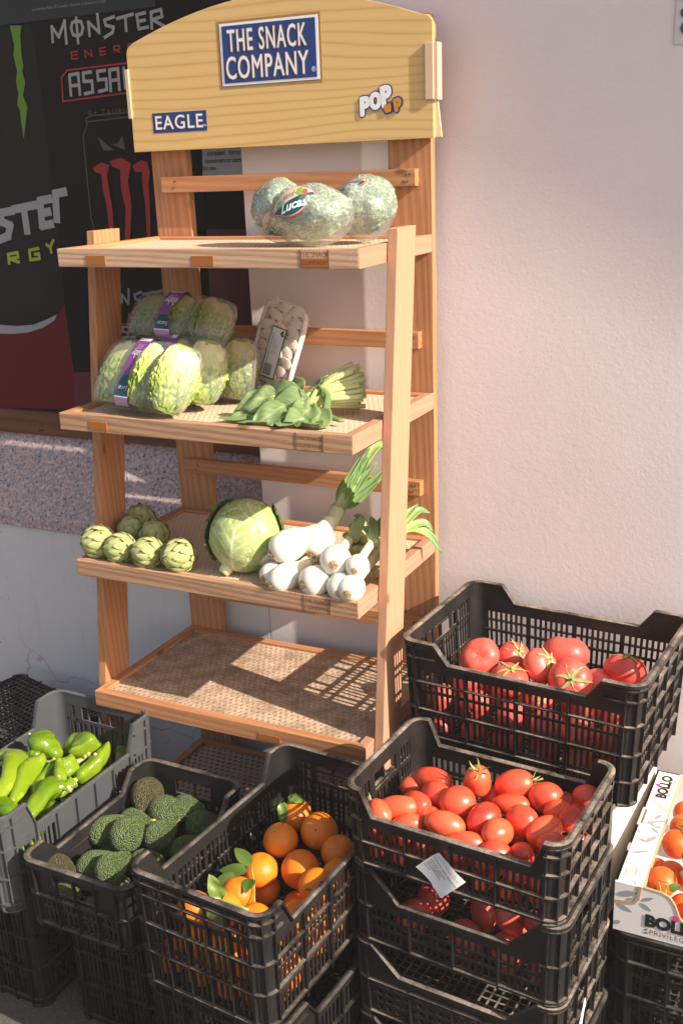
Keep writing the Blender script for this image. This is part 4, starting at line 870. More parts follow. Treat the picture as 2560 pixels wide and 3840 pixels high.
# oranges
def orange_mesh(seed,mt_=None):
    rnd=random.Random(seed); s=rnd.uniform(.92,1.0)
    g=uvs(36,22,lambda th,p:1-.06*math.exp(-(th/.22)**2)+.012*math.sin(3*p+seed)*math.sin(th)-.02*math.exp(-((PI-th)/.2)**2)); g.v=[(x,y,z*s) for x,y,z in g.v]; return mesh_of(g,'orange',mt_ or ORA)
ORM=[orange_mesh(k) for k in (1,2,3)]; CLM=[orange_mesh(k,CLEM) for k in (4,5,6)]
g=MB(); g.tube([(0,0,-.06),(0,0,.0),(.03,.02,.07)],[.10,.085,.06],8); STUB=g.mesh('stem_stub',STEM)
g=MB(); g.add(uvs(10,6)); g.v=[(x*.055,y*.055,z*.03) for x,y,z in g.v]; NAVEL=g.mesh('blossom_scar',flat('dark_scar',(.16,.05,.01),.8))
ORG=[
(0.272,-0.640,0.452,.0345,'s',(.35,-.1,0),'orange with a green stem stub and a bright sun patch, left of the top pair'),
(0.331,-0.589,0.456,.0370,'n',(.9,.2,.1),'largest orange with a dark navel dot, right of the top pair'),
(0.256,-0.545,0.446,.0335,'',(.3,.2,0),'orange with striped sunlight under the hanging leaves at the back left'),
(0.262,-0.705,0.424,.0345,'',(0,0,0),'shaded orange on the left below the pair, beside a dark leaf'),
(0.332,-0.672,0.424,.0370,'',(.2,0,0),'shaded orange below the gap of the top pair'),
(0.385,-0.615,0.440,.0335,'',(.2,.3,0),'orange against the right side, behind the tomato crate corner'),
(0.400,-0.735,0.448,.0340,'n',(.4,.6,0),'orange with small dark specks at the right side of the crate'),
(0.414,-0.676,0.438,.0300,'',(0,.2,0),'orange cut by the right rim beside the tomato crate'),
(0.256,-0.778,0.420,.0325,'',(0,0,0),'orange behind the upright lit leaf'),
(0.222,-0.868,0.442,.0320,'',(0,0,0),'bright yellow lit orange at the front left of the crate'),
(0.268,-0.840,0.434,.0310,'',(.4,0,0),'bright lit orange below the twig at the front middle'),
(0.343,-0.862,0.446,.0335,'',(.2,.1,0),'half lit orange at the front, right of the twig end'),
(0.402,-0.812,0.440,.0300,'',(0,.1,0),'dark orange at the front right behind the stepped rim'),
(0.400,-0.770,0.405,.0310,'',(.1,.1,0),'orange under a small dark leaf at the right side')]
for i,(x,y,z,r,k,rot,lb) in enumerate(ORG):
    o=place(ORM[i%3],'orange',(x,y,z),rot,(r,r,r),lb,'orange','oranges in the crate before the rack')
    if k=='s': kid(STUB,'stem_stub',o,(0,0,.93))
    if k=='n': kid(NAVEL,'blossom_scar',o,(0,0,.93))
GO='oranges glimpsed through the crate slots'
fill(0,ORM,'orange',OC,OA,[-.195,-.125],[-.098,-.032,.035,.1],[.345],.0325,'orange glimpsed through the slots of the orange crate','orange',GO)
fill(0,ORM,'orange',OC,OA,[-.192],[-.10,-.015,.055],[.398],.0325,'orange glimpsed through the slots of the orange crate','orange',GO)
fill(0,ORM,'orange',OC,OA,[-.05,.02,.09],[-.1,-.03],[.350],.0325,'orange glimpsed through the slots of the orange crate','orange',GO)
fill(0,ORM,'orange',OC,OA,[-.05,.02],[.05],[.362],.033,'orange glimpsed through the slots of the orange crate','orange',GO)
def leaf_mb(g,base,dirv,upv,l,wd,curl=.2,fold=.25,n=9,m=4,wave=0,seed=0,mask=None):
    dirv=Vector(dirv).normalized(); upv=Vector(upv); s=dirv.cross(upv).normalized(); upv=s.cross(dirv).normalized()
    rows=[];cols=[]; rnd=random.Random(seed); ph=rnd.uniform(0,6)
    for i in range(n+1):
        t=i/n; w=wd*max(.0,math.sin(PI*min(1,t**.8)))**.75*(1-.25*t)+.0004
        c=Vector(base)+dirv*(l*t*(1-.1*curl*t))-upv*(curl*l*t*t)
        r=[];cc=[]
        for j in range(-m,m+1):
            k=j/m; r.append(c+s*(w*k)+upv*(fold*w*abs(k)+wave*wd*math.sin(k*4+t*9+ph)*abs(k)+wave*.6*wd*math.sin(t*13+ph*2+k*3)))
            if mask: cc.append(mask(t,k))
            else: cc.append(.15 if j else 1.0)
        rows.append(r); cols.append(cc)
    g.grid(rows,cols=cols)
def leafobj(name,mat_,par,*a,**k):
    g=MB(); zmin=k.pop('zmin',None); leaf_mb(g,*a,**k)
    if zmin is not None: g.v=[(x,y,max(z,zmin+(.010 if y<-.392 else 0))) for x,y,z in g.v]
    return g.build(name,mat_,par,fix=False)
tw=thing('orange_twig','green twig with lit leaves lying on the front oranges','twig',(0,0,0))
g=MB(); g.tube(smooth_path([(.245,-.875,.476),(.275,-.872,.479),(.305,-.875,.483),(.343,-.880,.484)],10),[.0022,.0024,.0026,.0024,.0026,.0028,.003,.003,.0032,.0034,.0036],8); g.build('twig_stem',STEM,tw)
leafobj('leaf',LEAFO,tw,(.282,-.868,.479),(-.30,-.10,.8),(.5,-.7,.2),.052,.0165,.12,.35,wave=.12)
leafobj('leaf',LEAFO,tw,(.295,-.875,.482),(-.55,-.55,-.35),(.1,-.3,.9),.05,.016,.2,.25)
leafobj('leaf',LEAFO,tw,(.300,-.872,.482),(-.2,-.75,-.8),(.1,-.8,.6),.055,.015,.1,.2)
tw2=thing('orange_twig','drooping cluster of leaves on the rear left orange','twig',(0,0,0))
for k,(b,d,l) in enumerate((((.232,-.548,.480),(-.4,-.35,-.25),.040),((.238,-.560,.482),(.15,-.6,-.55),.048),((.24,-.545,.482),(.7,-.1,.25),.034))): leafobj('leaf',LEAFO,tw2,b,d,(.1,-.5,.8),l,.012,.45,.3,wave=.15,seed=k)
tw3=thing('orange_twig','shaded twig with dark leaves between the left oranges','twig',(0,0,0))
g=MB(); g.tube(smooth_path([(.262,-.735,.452),(.285,-.765,.440),(.305,-.80,.425)],8),.0015,6); g.build('twig_stem',STEM,tw3)
for b,d,l in (((.262,-.735,.454),(-.8,.3,.35),.055),((.262,-.75,.452),(-.85,-.3,.1),.055),((.275,-.76,.446),(.2,-.7,.1),.04),((.25,-.77,.45),(-.8,-.35,-.2),.05)): leafobj('leaf',LEAFO,tw3,b,d,(.1,-.4,.9),l,.014,.2,.2)
for b,d,lb in (((.405,-.765,.462),(.1,-.6,.55),'small dark single leaf on an orange near the right side'),((.392,-.575,.47),(.1,.0,1),'thin upright single leaf at the back right of the orange crate')):
    o=leafobj('orange_leaf',LEAFO,None,b,d,(.2,-.9,.2),.03,.008,.1,.2); tag(o,lb,'leaf')
# oranges in the white carton
for i,(x,y,z,r,lb) in enumerate(((.957,-.398,.392,.0285,'mandarin at the front left of the white carton, below a small sprig'),(.962,-.262,.388,.0290,'shaded mandarin half way along the white carton'),(1.012,-.350,.380,.0285,'mandarin right of the front one in the white carton, by the edge'),(1.018,-.428,.352,.0285,'dark mandarin low behind the dipped front of the carton'))):
    o=place(CLM[i%3],'mandarin',(x,y,z),(.2,.1,i),(r,r,r),lb,'mandarin','mandarins in the white carton')
for x,y,z in ((1.03,-.28,.382),(1.07,-.38,.37),(.965,-.19,.382),(1.02,-.20,.375),(.965,-.335,.365),(.96,-.12,.37),(.935,-.33,.36),(1.08,-.30,.37),(.955,-.43,.345),(1.0,-.40,.345)): place(CLM[0],'mandarin',(x,y,z),(0,0,x*9),(.029,)*3,'mandarin deeper inside the white carton','mandarin','mandarins deeper inside the white carton')
sp=thing('orange_twig','sprig of thin stems on the front mandarin of the white carton','twig',(0,0,0))
for p in ([(.955,-.425,.412),(.960,-.440,.412),(.965,-.446,.398)],[(.955,-.425,.412),(.972,-.430,.416),(.988,-.436,.410)],[(.969,-.43,.415),(.972,-.443,.406),(.971,-.450,.392)]):
    g=MB(); g.tube(smooth_path(p,6),.0011,6); g.build('twig_stem',STEM,sp)
leafobj('leaf',LEAFO,sp,(.953,-.440,.406),(-.2,-.3,-.9),(-.2,-.9,.3),.02,.008); leafobj('leaf',LEAFO,sp,(.977,-.442,.410),(.4,.1,.3),(.1,-.7,.5),.022,.008)
sp=thing('orange_twig','big green leaves and twig at the right edge of the white carton','twig',(0,0,0))
g=MB(); g.tube(smooth_path([(.955,-.235,.412),(.985,-.265,.420),(1.02,-.29,.415)],8),.0018,6); g.build('twig_stem',STEM,sp)
for b,d,l in (((.965,-.2,.408),(.05,-.6,.5),.06),((.985,-.26,.416),(.6,.6,.25),.07),((.98,-.33,.412),(.8,-.1,.2),.07),((.985,-.355,.416),(.75,.3,-.05),.08),((.995,-.375,.416),(.3,-.5,.2),.05)): leafobj('leaf',LEAFO,sp,b,d,(-.1,-.4,.9),l,.019,.2,.2)
# avocados
def avo_mesh(seed,neck,m):
    g=MB(); rows=[]; rnd=random.Random(seed); off=Vector((rnd.uniform(0,50),)*3)
    nu,nv=48,34
    for i in range(nv+1):
        th=PI*i/nv; t=math.cos(th); row=[]
        for k in range(nu):
            p=2*PI*k/nu; r=math.sin(th)*(1-neck*max(0,t)**1.2); x=t*(1.0+neck*.85*max(0,t))
            v=Vector((x,r*math.cos(p),r*math.sin(p))); q=v*9+off
            b=noise.noise(q)*.022+noise.noise(q*2.1)*.014
            row.append(v*(1+b))
        rows.append(row)
    g.grid(rows,True); return mesh_of(g,'avocado',m)
AVM=[avo_mesh(1,.38,AVOG),avo_mesh(2,.22,AVOG),avo_mesh(3,.45,AVOG)]; AVMB=[avo_mesh(4,.22,AVOB)]
g=MB(); g.tube([(-.1,0,0),(.12,.01,0),(.3,.05,.03)],[.10,.10,.13],8); AST=g.mesh('stem',flat('yellow_green_stem',(.42,.34,.06),.55)); ASTB=g.mesh('stem',flat('brown_stem',(.22,.12,.04),.7))
AVO=[
(-0.118,-0.545,.402,-75,.0365,.0345,3,1,(0,.25,0),'brown avocado with its stem end down at the back of the crate'),
(-0.060,-0.560,.385,5,.0385,.0305,1,1,(0,.1,0),'green avocado with a stem on its right, right of the brown one'),
(-0.040,-0.518,.372,20,.0330,.0270,0,0,(0,0,0),'small avocado tucked behind the green one at the back right'),
(-0.116,-0.606,.372,15,.0310,.0270,0,2,(0,-.15,0),'avocado with a bright yellow green stem in the middle of the crate'),
(-0.138,-0.665,.382,62,.0390,.0285,0,0,(0,-.15,0),'pear shaped avocado leaning on the left wall of the crate'),
(-0.080,-0.672,.392,80,.0370,.0340,1,0,(0,-.3,0),'large bumpy avocado in the centre of the crate, fully lit'),
(-0.026,-0.632,.380,75,.0350,.0285,0,1,(0,-.1,0),'grey green avocado right of the centre one, half in shade'),
(0.020,-0.542,.360,30,.0350,.0290,1,0,(0,0,0),'shaded avocado with a few sun spots at the right wall'),
(-0.046,-0.770,.384,73,.0335,.0300,2,0,(0,-.2,0),'bright avocado just behind the front rim near the orange crate'),
(-0.100,-0.757,.372,58,.0350,.0245,0,0,(0,0,0),'avocado with a reddish end left of the front one'),
(-0.150,-0.805,.380,10,.0300,.0240,3,0,(0,.2,0),'brownish avocado peeping over the front left rim'),
(-0.020,-0.700,.355,40,.0340,.0280,1,0,(0,0,0),'dark avocado between the centre one and the orange crate'),
(.028,-0.62,.350,80,.0340,.0280,1,0,(0,0,0),'dark avocado low along the right wall of the crate'),
(.020,-0.80,.352,60,.0340,.0280,0,0,(0,0,0),'avocado half hidden in the front right corner of the crate')]
for i,(x,y,z,a,l,b,v,st,rot,lb) in enumerate(AVO):
    me=AVMB[0] if v==3 else AVM[v]
    o=place(me,'avocado',(x,y,z),(i*1.3,rot[1],R(a)),(l*1.06,b*1.08,b*1.08),lb,'avocado','avocados in the low black crate')
    if st: kid(AST if st==2 else ASTB,'stem',o,(1.28 if v!=1 and v!=3 else 1.16,0,0),(0,0,0),.8 if st==1 else 1.2)
fill(0,[AVM[1]],'avocado',AC,AA,[-.15,-.08,0,.08],[-.08,0,.08],[.333],.029,'avocado lying at the bottom of the low black crate','avocado','avocados at the bottom of the low crate')
# long green peppers
def pepper(path,r,label,seed,stem=1,bulb=0,prof=None):
    rnd=random.Random(seed); p=smooth_path(path,22); rad=[]
    for i in range(23):
        t=i/22; s=min(1,(t/.10+.05))**.5
        q=(1-t)**.42 if t>.35 else (1-.35)**.42
        rr=r*s*(q/.835)*(1+.07*math.sin(t*11+seed)); rad.append(max(.0025,rr))
    rad[-1]=.0022
    n=rnd.choice((3,3,4)); ph=rnd.uniform(0,6); am=.17
    g=MB(); g.tube(p,rad,22,True,None,lambda t,a:1+am*(math.cos(n*a+ph+t*1.2))*(1-t*.6)+.06*math.sin(t*15+2*a+seed)+.04*math.sin(t*29+3*a+seed))
    o=g.build('green_pepper',PEPM); tag(o,label,'pepper','long green peppers in the grey crate')
    if stem:
        d=(p[0]-p[1]).normalized(); side=Vector((rnd.uniform(-1,1),rnd.uniform(-1,1),rnd.uniform(.0,.6)))*.012
        q=[p[0]-d*.003,p[0]+d*.012,p[0]+d*.026+side*.7,p[0]+d*.038+side*2.0]
        g=MB(); g.tube(smooth_path(q,8),[.0085,.0058,.0046,.0042,.0038,.0036,.0036,.0040,.0048],9); g.build('stem',STEM,o)
    return o
D=-.014
PE=[
([(-0.424,-0.645,.468),(-0.405,-0.640,.478),(-0.372,-0.665,.484),(-0.345,-0.715,.480),(-0.336,-0.765,.470),(-0.33,-0.81,.45)],.0255,1,'big curled pepper at the left edge of the crate'),
([(-0.395,-0.572,.492),(-0.366,-0.580,.490),(-0.338,-0.582,.480),(-0.318,-0.584,.465)],.0290,1,'wrinkled pepper with its stem pointing left, on top at the back'),
([(-0.352,-0.604,.466),(-0.374,-0.604,.468),(-0.388,-0.613,.466),(-0.408,-0.625,.46)],.0220,1,'dark pepper with its stem to the right, below the wrinkled one'),
([(-0.270,-0.546,.468),(-0.292,-0.530,.474),(-0.316,-0.528,.470),(-0.338,-0.553,.455)],.0330,1,'fat crumpled pepper with its stem to the front at the back right'),
([(-0.262,-0.522,.462),(-0.280,-0.511,.456),(-0.302,-0.509,.45)],.0150,1,'small pepper with a hooked stem behind the long one'),
([(-0.250,-0.62,.448),(-0.236,-0.575,.462),(-0.234,-0.538,.474),(-0.240,-0.508,.486)],.0185,0,'long straight pepper along the right wall with its tip up'),
([(-0.318,-0.624,.472),(-0.335,-0.642,.474),(-0.330,-0.682,.474),(-0.313,-0.727,.466),(-0.303,-0.762,.452)],.0250,0,'thick bent pepper in the middle, beside the curled one'),
([(-0.268,-0.586,.472),(-0.278,-0.611,.470),(-0.296,-0.638,.468),(-0.296,-0.678,.462),(-0.280,-0.712,.450)],.0235,1,'pepper curving behind the small upright one in the middle'),
([(-0.236,-0.680,.484),(-0.252,-0.662,.490),(-0.268,-0.642,.498),(-0.279,-0.629,.504)],.0130,1,'small pointed pepper with its stem down in the middle'),
([(-0.236,-0.675,.470),(-0.243,-0.707,.478),(-0.238,-0.756,.470),(-0.228,-0.815,.450)],.0215,0,'glossy straight pepper lying along the front right wall'),
([(-0.352,-0.774,.455),(-0.318,-0.773,.455),(-0.282,-0.779,.455),(-0.262,-0.765,.452)],.0250,0,'pepper lying across at the front, below the curled one'),
([(-0.246,-0.626,.452),(-0.249,-0.648,.448),(-0.247,-0.674,.44)],.0130,1,'little pepper by the right wall behind the glossy straight one'),
([(-0.305,-0.690,.438),(-0.302,-0.712,.438),(-0.287,-0.742,.43)],.0160,0,'shaded pepper low between the bent and the glossy ones')]
for k,(p,r,st,lb) in enumerate(PE): pepper(p,r,lb,k+3,st)
for k in range(14):
    u=-.19+.38*(k%7)/6; v=-.09 if k<7 else .0
    x=PC.x+u*math.cos(PA)-v*math.sin(PA); y=PC.y+u*math.sin(PA)+v*math.cos(PA); z=.375 if k%2 else .40
    o=pepper([(x-.03,y+.04,z),(x,y,z+.01),(x+.012,y-.05,z)],.021,'green pepper glimpsed through the slots of the grey crate',k+40,0); o['group']='green peppers glimpsed through the slots'
# ================================================================== vegetables on the rack shelves
S1,S2,S3=1.5471,1.2075,.8700     # tops of the shelf mats
# ---- wrapped broccoli heads
def fbm(v,o=3):
    s=0;a=1
    for _ in range(o): s+=a*noise.noise(v); v=v*2.1; a*=.5
    return s
def broc(loc,rx,ry,rz,seed,label):
    b=thing('wrapped_broccoli',label,'broccoli',loc,0,'film wrapped broccoli heads on the top shelf')
    off=Vector((seed*13.1,seed*7.7,seed*3.3)); nu,nv=150,84; g=MB(); rows=[];cols=[]
    lob=random.Random(seed+20); lobes=[]
    for k in range(8):
        a=2*PI*k/8*1.0+lob.uniform(-.3,.3); e=lob.uniform(-.15,.25) if k%2 else lob.uniform(.35,.75)
        lobes.append((Vector((math.cos(a)*math.cos(e),math.sin(a)*math.cos(e),math.sin(e)))*.50,lob.uniform(.46,.56)))
    lobes.append((Vector((.05,0,.42)),.55)); lobes.append((Vector((0,0,-.1)),.66))
    def radius(d):
        s=0
        for c,r in lobes:
            b_=d.dot(c); q=b_*b_-(c.length_squared-r*r)
            if q>0: s+=max(0,b_+math.sqrt(q))**22
        return s**(1/22)*.96
    for i in range(nv+1):
        th=PI*i/nv; row=[];cc=[]
        for k in range(nu):
            p=2*PI*k/nu; d=Vector((math.sin(th)*math.cos(p),math.sin(th)*math.sin(p),math.cos(th)))
            r=radius(d); q=d*5.2+off
            w=Vector((d.x*rx,d.y*ry,d.z*rz))
            vd=noise.voronoi(w*210+off)[0][0]; vb=noise.voronoi(w*75+off)[0][0]
            r+=.07*(.5-vb)+.05*(.45-vd)+.03*noise.noise(w*45+off)
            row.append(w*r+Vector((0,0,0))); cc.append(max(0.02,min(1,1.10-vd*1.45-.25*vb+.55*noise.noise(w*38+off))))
        rows.append(row); cols.append(cc)
    g.grid(rows,True,cols); g.v=[(x,y,max(z,-rz+.001)) for x,y,z in g.v]
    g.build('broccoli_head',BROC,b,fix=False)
    f=MB(); rows=[]
    for i in range(31):
        th=PI*i/30; row=[]
        for k in range(54):
            p=2*PI*k/54; d=Vector((math.sin(th)*math.cos(p),math.sin(th)*math.sin(p),math.cos(th)))
            r=max(radius(d),.90)*1.02+.012*noise.noise(d*4+off)+.006*math.sin(p*19+th*4)*(1 if th>1.6 else .3)
            row.append((d.x*rx*r,d.y*ry*r,max(d.z*rz*r,-rz)))
        rows.append(row)
    f.grid(rows,True); f.build('plastic_wrap',FILMB,b)
    return b,radius,(rx,ry,rz)
FILMB=mat_film('broccoli_film',.40,(.98,1,.98),.11)
def sticker(par,rad,dims,th0,ph0,rot,wid,hei):
    rx,ry,rz=dims
    d0=Vector((math.sin(th0)*math.cos(ph0),math.sin(th0)*math.sin(ph0),math.cos(th0)))
    n=Vector((d0.x/rx,d0.y/ry,d0.z/rz)).normalized(); c=Vector((d0.x*rx,d0.y*ry,d0.z*rz))*rad(d0)*1.05
    t=n.cross(Vector((0,0,1))).normalized()*-1; u=n.cross(t)*-1
    if u.z<0: u=-u
    tt=t*math.cos(rot)+u*math.sin(rot); uu=-t*math.sin(rot)+u*math.cos(rot)
    R2=.085
    def fn(a,b,w=0): return c+tt*a+uu*b+n*(w-(a*a+b*b)/(2*R2))
    def patch(name,pts,m,w):
        # fan of rings so that the sticker bends over the head
        g=MB(); rings=5; cx=sum(p[0] for p in pts)/len(pts); cy=sum(p[1] for p in pts)/len(pts)
        rows=[[fn(cx+(p[0]-cx)*k/rings,cy+(p[1]-cy)*k/rings,w) for p in pts] for k in range(rings+1)]; g.grid(rows,True); return g.build(name,m,par,fix=False)
    N=40
    out=[(wid/2*math.cos(2*PI*k/N)*(1+.05*math.cos(8*PI*k/N)),hei/2*math.sin(2*PI*k/N)*(1+.05*math.cos(8*PI*k/N))) for k in range(N)]
    patch('brand_sticker',[(x*1.05,y*1.06) for x,y in out],REDP,.0008)
    s=patch('sticker_paper',out,PEACH,.0014)
    low=[(x,y-hei*.10) if False else (x,min(y,-hei*.0+hei*.10*math.sin(x/wid*3))) for x,y in out]
    patch('teal_field',[(x*.98,y*.97) for x,y in low],TEAL,.0020)
    put_text('brand_lettering','Lucas',hei*.42,lambda a,b:fn(a+wid*.02,b-hei*.22,.0027),WHITE,par,shear=.35,bold=.0006)
    put_text('seal_lettering','FRESH',hei*.12,lambda a,b:fn(a-wid*.30,b+hei*.02,.0030),WHITE,par)
    patch('green_seal',[(-wid*.30+wid*.12*math.cos(2*PI*k/16),hei*.02+hei*.14*math.sin(2*PI*k/16)) for k in range(16)],GREENP,.0024)
    patch('green_leaf',[(wid*.22+hei*.13*math.cos(2*PI*k/12),hei*.24+hei*.17*math.sin(2*PI*k/12)) for k in range(12)],GREENP,.0022)
    patch('red_leaf',[(wid*.33+hei*.09*math.cos(2*PI*k/12),hei*.16+hei*.12*math.sin(2*PI*k/12)) for k in range(12)],REDP,.0023)
    patch('yellow_leaf',[(wid*.14+hei*.08*math.cos(2*PI*k/12),hei*.30+hei*.09*math.sin(2*PI*k/12)) for k in range(12)],YEL,.0021)
    g=MB()
    for k in range(11):
        x=-wid*.18+k*wid*.026; w_=wid*(.006 if k%3 else .011); g.face([g.vert(fn(*q,.0024)) for q in ((x,hei*.10),(x+w_,hei*.10),(x+w_,hei*.27),(x,hei*.27))])
    g.build('barcode',INK,par,fix=False)
b,rd,dm=broc((.090,-.185,S1+.070),.060,.070,.070,1,'wrapped broccoli head at the left, half hidden behind the middle one'); sticker(b,rd,dm,1.95,-1.30,.9,.060,.044)
b,rd,dm=broc((.205,-.265,S1+.063),.094,.072,.065,2,'large wrapped broccoli head in front with an oval peach and teal sticker'); sticker(b,rd,dm,1.02,-1.75,.42,.088,.060)
b,rd,dm=broc((.262,-.140,S1+.070),.066,.072,.070,3,'wrapped broccoli head at the right rear with a teal sticker at its top'); sticker(b,rd,dm,.55,-2.2,.25,.070,.050)
def sup(a,e): return math.copysign(abs(a)**e,a)
# ---- lettuce heart packs
def lettuce_mesh(seed,m,h,r):
    rnd=random.Random(seed); g=MB(); off=Vector((seed*9.1,seed*4.4,0))
    prof=lambda t:(math.sin(PI*(.05+.90*t)))**.30*(.90+.10*math.sin(PI*t))
    rows=[]
    for i in range(21):
        t=i/20; rows.append([(r*.84*prof(t)*sup(math.cos(2*PI*k/24),.75),r*.80*prof(t)*sup(math.sin(2*PI*k/24),.62),h*(.5-t)) for k in range(24)])
    g.grid(rows,True,[[.25]*24 for _ in rows])
    # overlapping crinkled leaves, rooted at the pale stem end (top) and ruffled at the tip
    nl=15
    for q in range(nl):
        phi=q*2.4+rnd.uniform(-.2,.2); t0=.02+.10*(q/nl); t1=.90+.10*rnd.random(); wd=rnd.uniform(.50,.80); rows=[];cols=[]; base=.88+.11*q/nl
        for i in range(37):
            u=i/36; t=lerp(t0,t1,u); w=wd*(math.sin(PI*(.14+.80*u)))**.7; row=[];cc=[]
            for j in range(-13,14):
                k=j/13; a=phi+k*w; p=Vector((math.cos(a)*r*1000,math.sin(a)*r*1000,t*h*700))*.20+off
                cr=noise.noise(p*.9)+.6*noise.noise(p*2.1); amt=.15+.85*min(1,max(0,(u-.12)/.4))
                rib=math.exp(-(k/.075)**2)*(1-.6*u)
                vein=math.exp(-((abs(((u*5-abs(k)*1.8+.2*cr)%1)-.5))/.10)**2)*(1-abs(k)*.5)
                edge=abs(k)**3
                R_=prof(t)*r*base*(1+amt*(.12*cr+.055*vein)+.05*rib+.10*edge*amt*(.6+noise.noise(p*3)))
                row.append((sup(math.cos(a),.75)*R_,sup(math.sin(a),.62)*R_*.93,h*(.5-t))); cc.append(max(.02,min(1,.95*(1-u)**1.6+.42*rib+.26*vein*amt+.48*cr*amt+.10-.1*edge)))
            rows.append(row); cols.append(cc)
        g.grid(rows,cols=cols)
    return g.mesh('lettuce_heart',m)
LM=[lettuce_mesh(k,LETT,.145,.047) for k in (1,2,3)]; LM_SHADE=[lettuce_mesh(k,LETT_SHADE,.145,.047) for k in (4,5)]
def pack(loc,ang,lean,label,w,h,t,meshes,roll=0,band=True):
    p=thing('lettuce_pack',label,'lettuce pack',loc,0,'packed baby lettuces on the second shelf')
    p.rotation_euler=(Euler((-lean,0,0)).to_matrix().to_4x4()).to_euler(); 
    p.matrix_world=Matrix.Translation(loc)@Matrix.Rotation(ang,4,'Z')@Matrix.Rotation(roll,4,'Y')@Matrix.Rotation(-lean,4,'X')
    # local: x along the width, z up the pack, -y outwards; tray at the back
    n=len(meshes)
    for k in range(n):
        x=(k-(n-1)/2)*(w*.92/n); o=kid(meshes[k],'lettuce_heart',p,(x,-t*.50,h*.5),(0,R(4*(k-1)),k*2.1),(w/n/.104*1.20,t/.104*1.04,h*.97/.145))
    # tray: shallow dish with rim
    g=MB(); rows=[]
    for (s,y) in ((.80,.001),(.90,-.004),(.97,-t*.30),(1.0,-t*.52),(1.04,-t*.54)):
        rows.append([((w/2*s)*sup(math.cos(2*PI*k/48),.35),y,h/2+(h/2*s)*sup(math.sin(2*PI*k/48),.35)) for k in range(48)])
    g.grid(rows,True); g.build('plastic_tray',FILM2,p,fix=False)
    # stretched film over the front
    g=MB(); rows=[]; off=Vector((loc[0]*40,loc[1]*40,3))
    for i in range(15):
        a=i/14*PI/2; s=math.cos(a)**.38 if i<14 else .0; y=-t*.50-t*.56*math.sin(a)**.8
        rows.append([((w/2*1.03*s)*sup(math.cos(2*PI*k/60),.4),y+.0022*noise.noise(Vector((math.cos(2*PI*k/60)*6,math.sin(2*PI*k/60)*6,i))+off),h/2+(h/2*1.03*s)*sup(math.sin(2*PI*k/60),.4)) for k in range(60)])
    g.grid(rows,True); g.build('clear_film',FILM,p,fix=False)
    # printed band from the top to the foot of the pack
    def bf(u,v,d=0):    # v 0 top .. 1 bottom
        a=(v-.04)*PI; z=h/2+h*.53*sup(math.cos(a),.55); y=-t*.50-t*.585*sup(max(0,math.sin(a)),.45)-d
        if v<.04: y=-t*.5-d; z=h*1.03+ (0)
        return (u,y,z)
    def strip(name,u0,u1,v0,v1,m,d):
        g=MB(); g.grid([[bf(lerp(u0,u1,j/3),lerp(v0,v1,i/14),d) for j in range(4)] for i in range(15)]); return g.build(name,m,p,fix=False)
    bw=.021
    for q in (1,):
        bx=-.012
        strip('printed_band',bx-bw,bx+bw,.05,.98,PURPLE,.0006)
        strip('band_foot',bx-bw,bx+bw,.80,.98,LPURPLE,.0009)
        strip('white_line',bx-bw,bx+bw,.775,.795,WHITE,.0012)
        g=MB()
        for k in range(12):
            x=bx-.015+k*.0026; wd=.0009 if k%3 else .0017; g.face([g.vert(bf(*v_,.0016)) for v_ in ((x,.20),(x+wd,.20),(x+wd,.29),(x,.29))])
        g.build('barcode',INK,p,fix=False); strip('barcode_field',bx-.017,bx+.017,.19,.30,WHITE,.0012)
        strip('teal_logo',bx-.0175,bx+.0175,.56,.76,TEAL,.0012)
        v2=lambda y:(.5-y/(h*1.1))
        def fl(cx,cv): return lambda u,v:bf(bx+cx-u,cv+v/(h*1.25),.0019)
        put_text('brand_lettering','Lucas',.0125,fl(0,.665),WHITE,p,shear=.3); put_text('title_lettering','Baby',.017,fl(0,.475),WHITE,p,shear=.3)
        put_text('small_lettering','LECHUGA BABY',.0042,fl(0,.13),WHITE,p); put_text('small_lettering','origen España',.0045,fl(0,.88),WHITE,p)
        g=MB(); 
        for k in range(3): ribbon(g,[(bx-.008+.016*j/6,.37+k*.022+.012*math.sin(j/6*PI)) for j in range(7)],.0016,lambda u,v,d:bf(u,v,.0017+d*.2))
        g.build('white_emblem',WHITE,p)
    return p
pack((-.166,-.366,S2+.003),R(-13),R(37),'front pack of baby lettuces, half sunlit, with a purple band',.272,.152,.064,LM)
pack((-.140,-.255,S2+.006),R(-13),R(24),'pack of baby lettuces standing right behind the front pack',.255,.140,.066,[LM_SHADE[0],LM_SHADE[1],LM[2]])
pack((-.105,-.160,S2+.004),R(-10),R(14),'shaded pack of baby lettuces at the back beside the mushroom tray',.245,.135,.066,[LM_SHADE[1],LM_SHADE[0],LM_SHADE[1]])
pack((-.160,-.215,S2+.118),R(-4),R(40),'shaded pack of baby lettuces lying on top of the other packs',.262,.108,.070,[LM_SHADE[0],LM_SHADE[1],LM_SHADE[0]],roll=R(2))
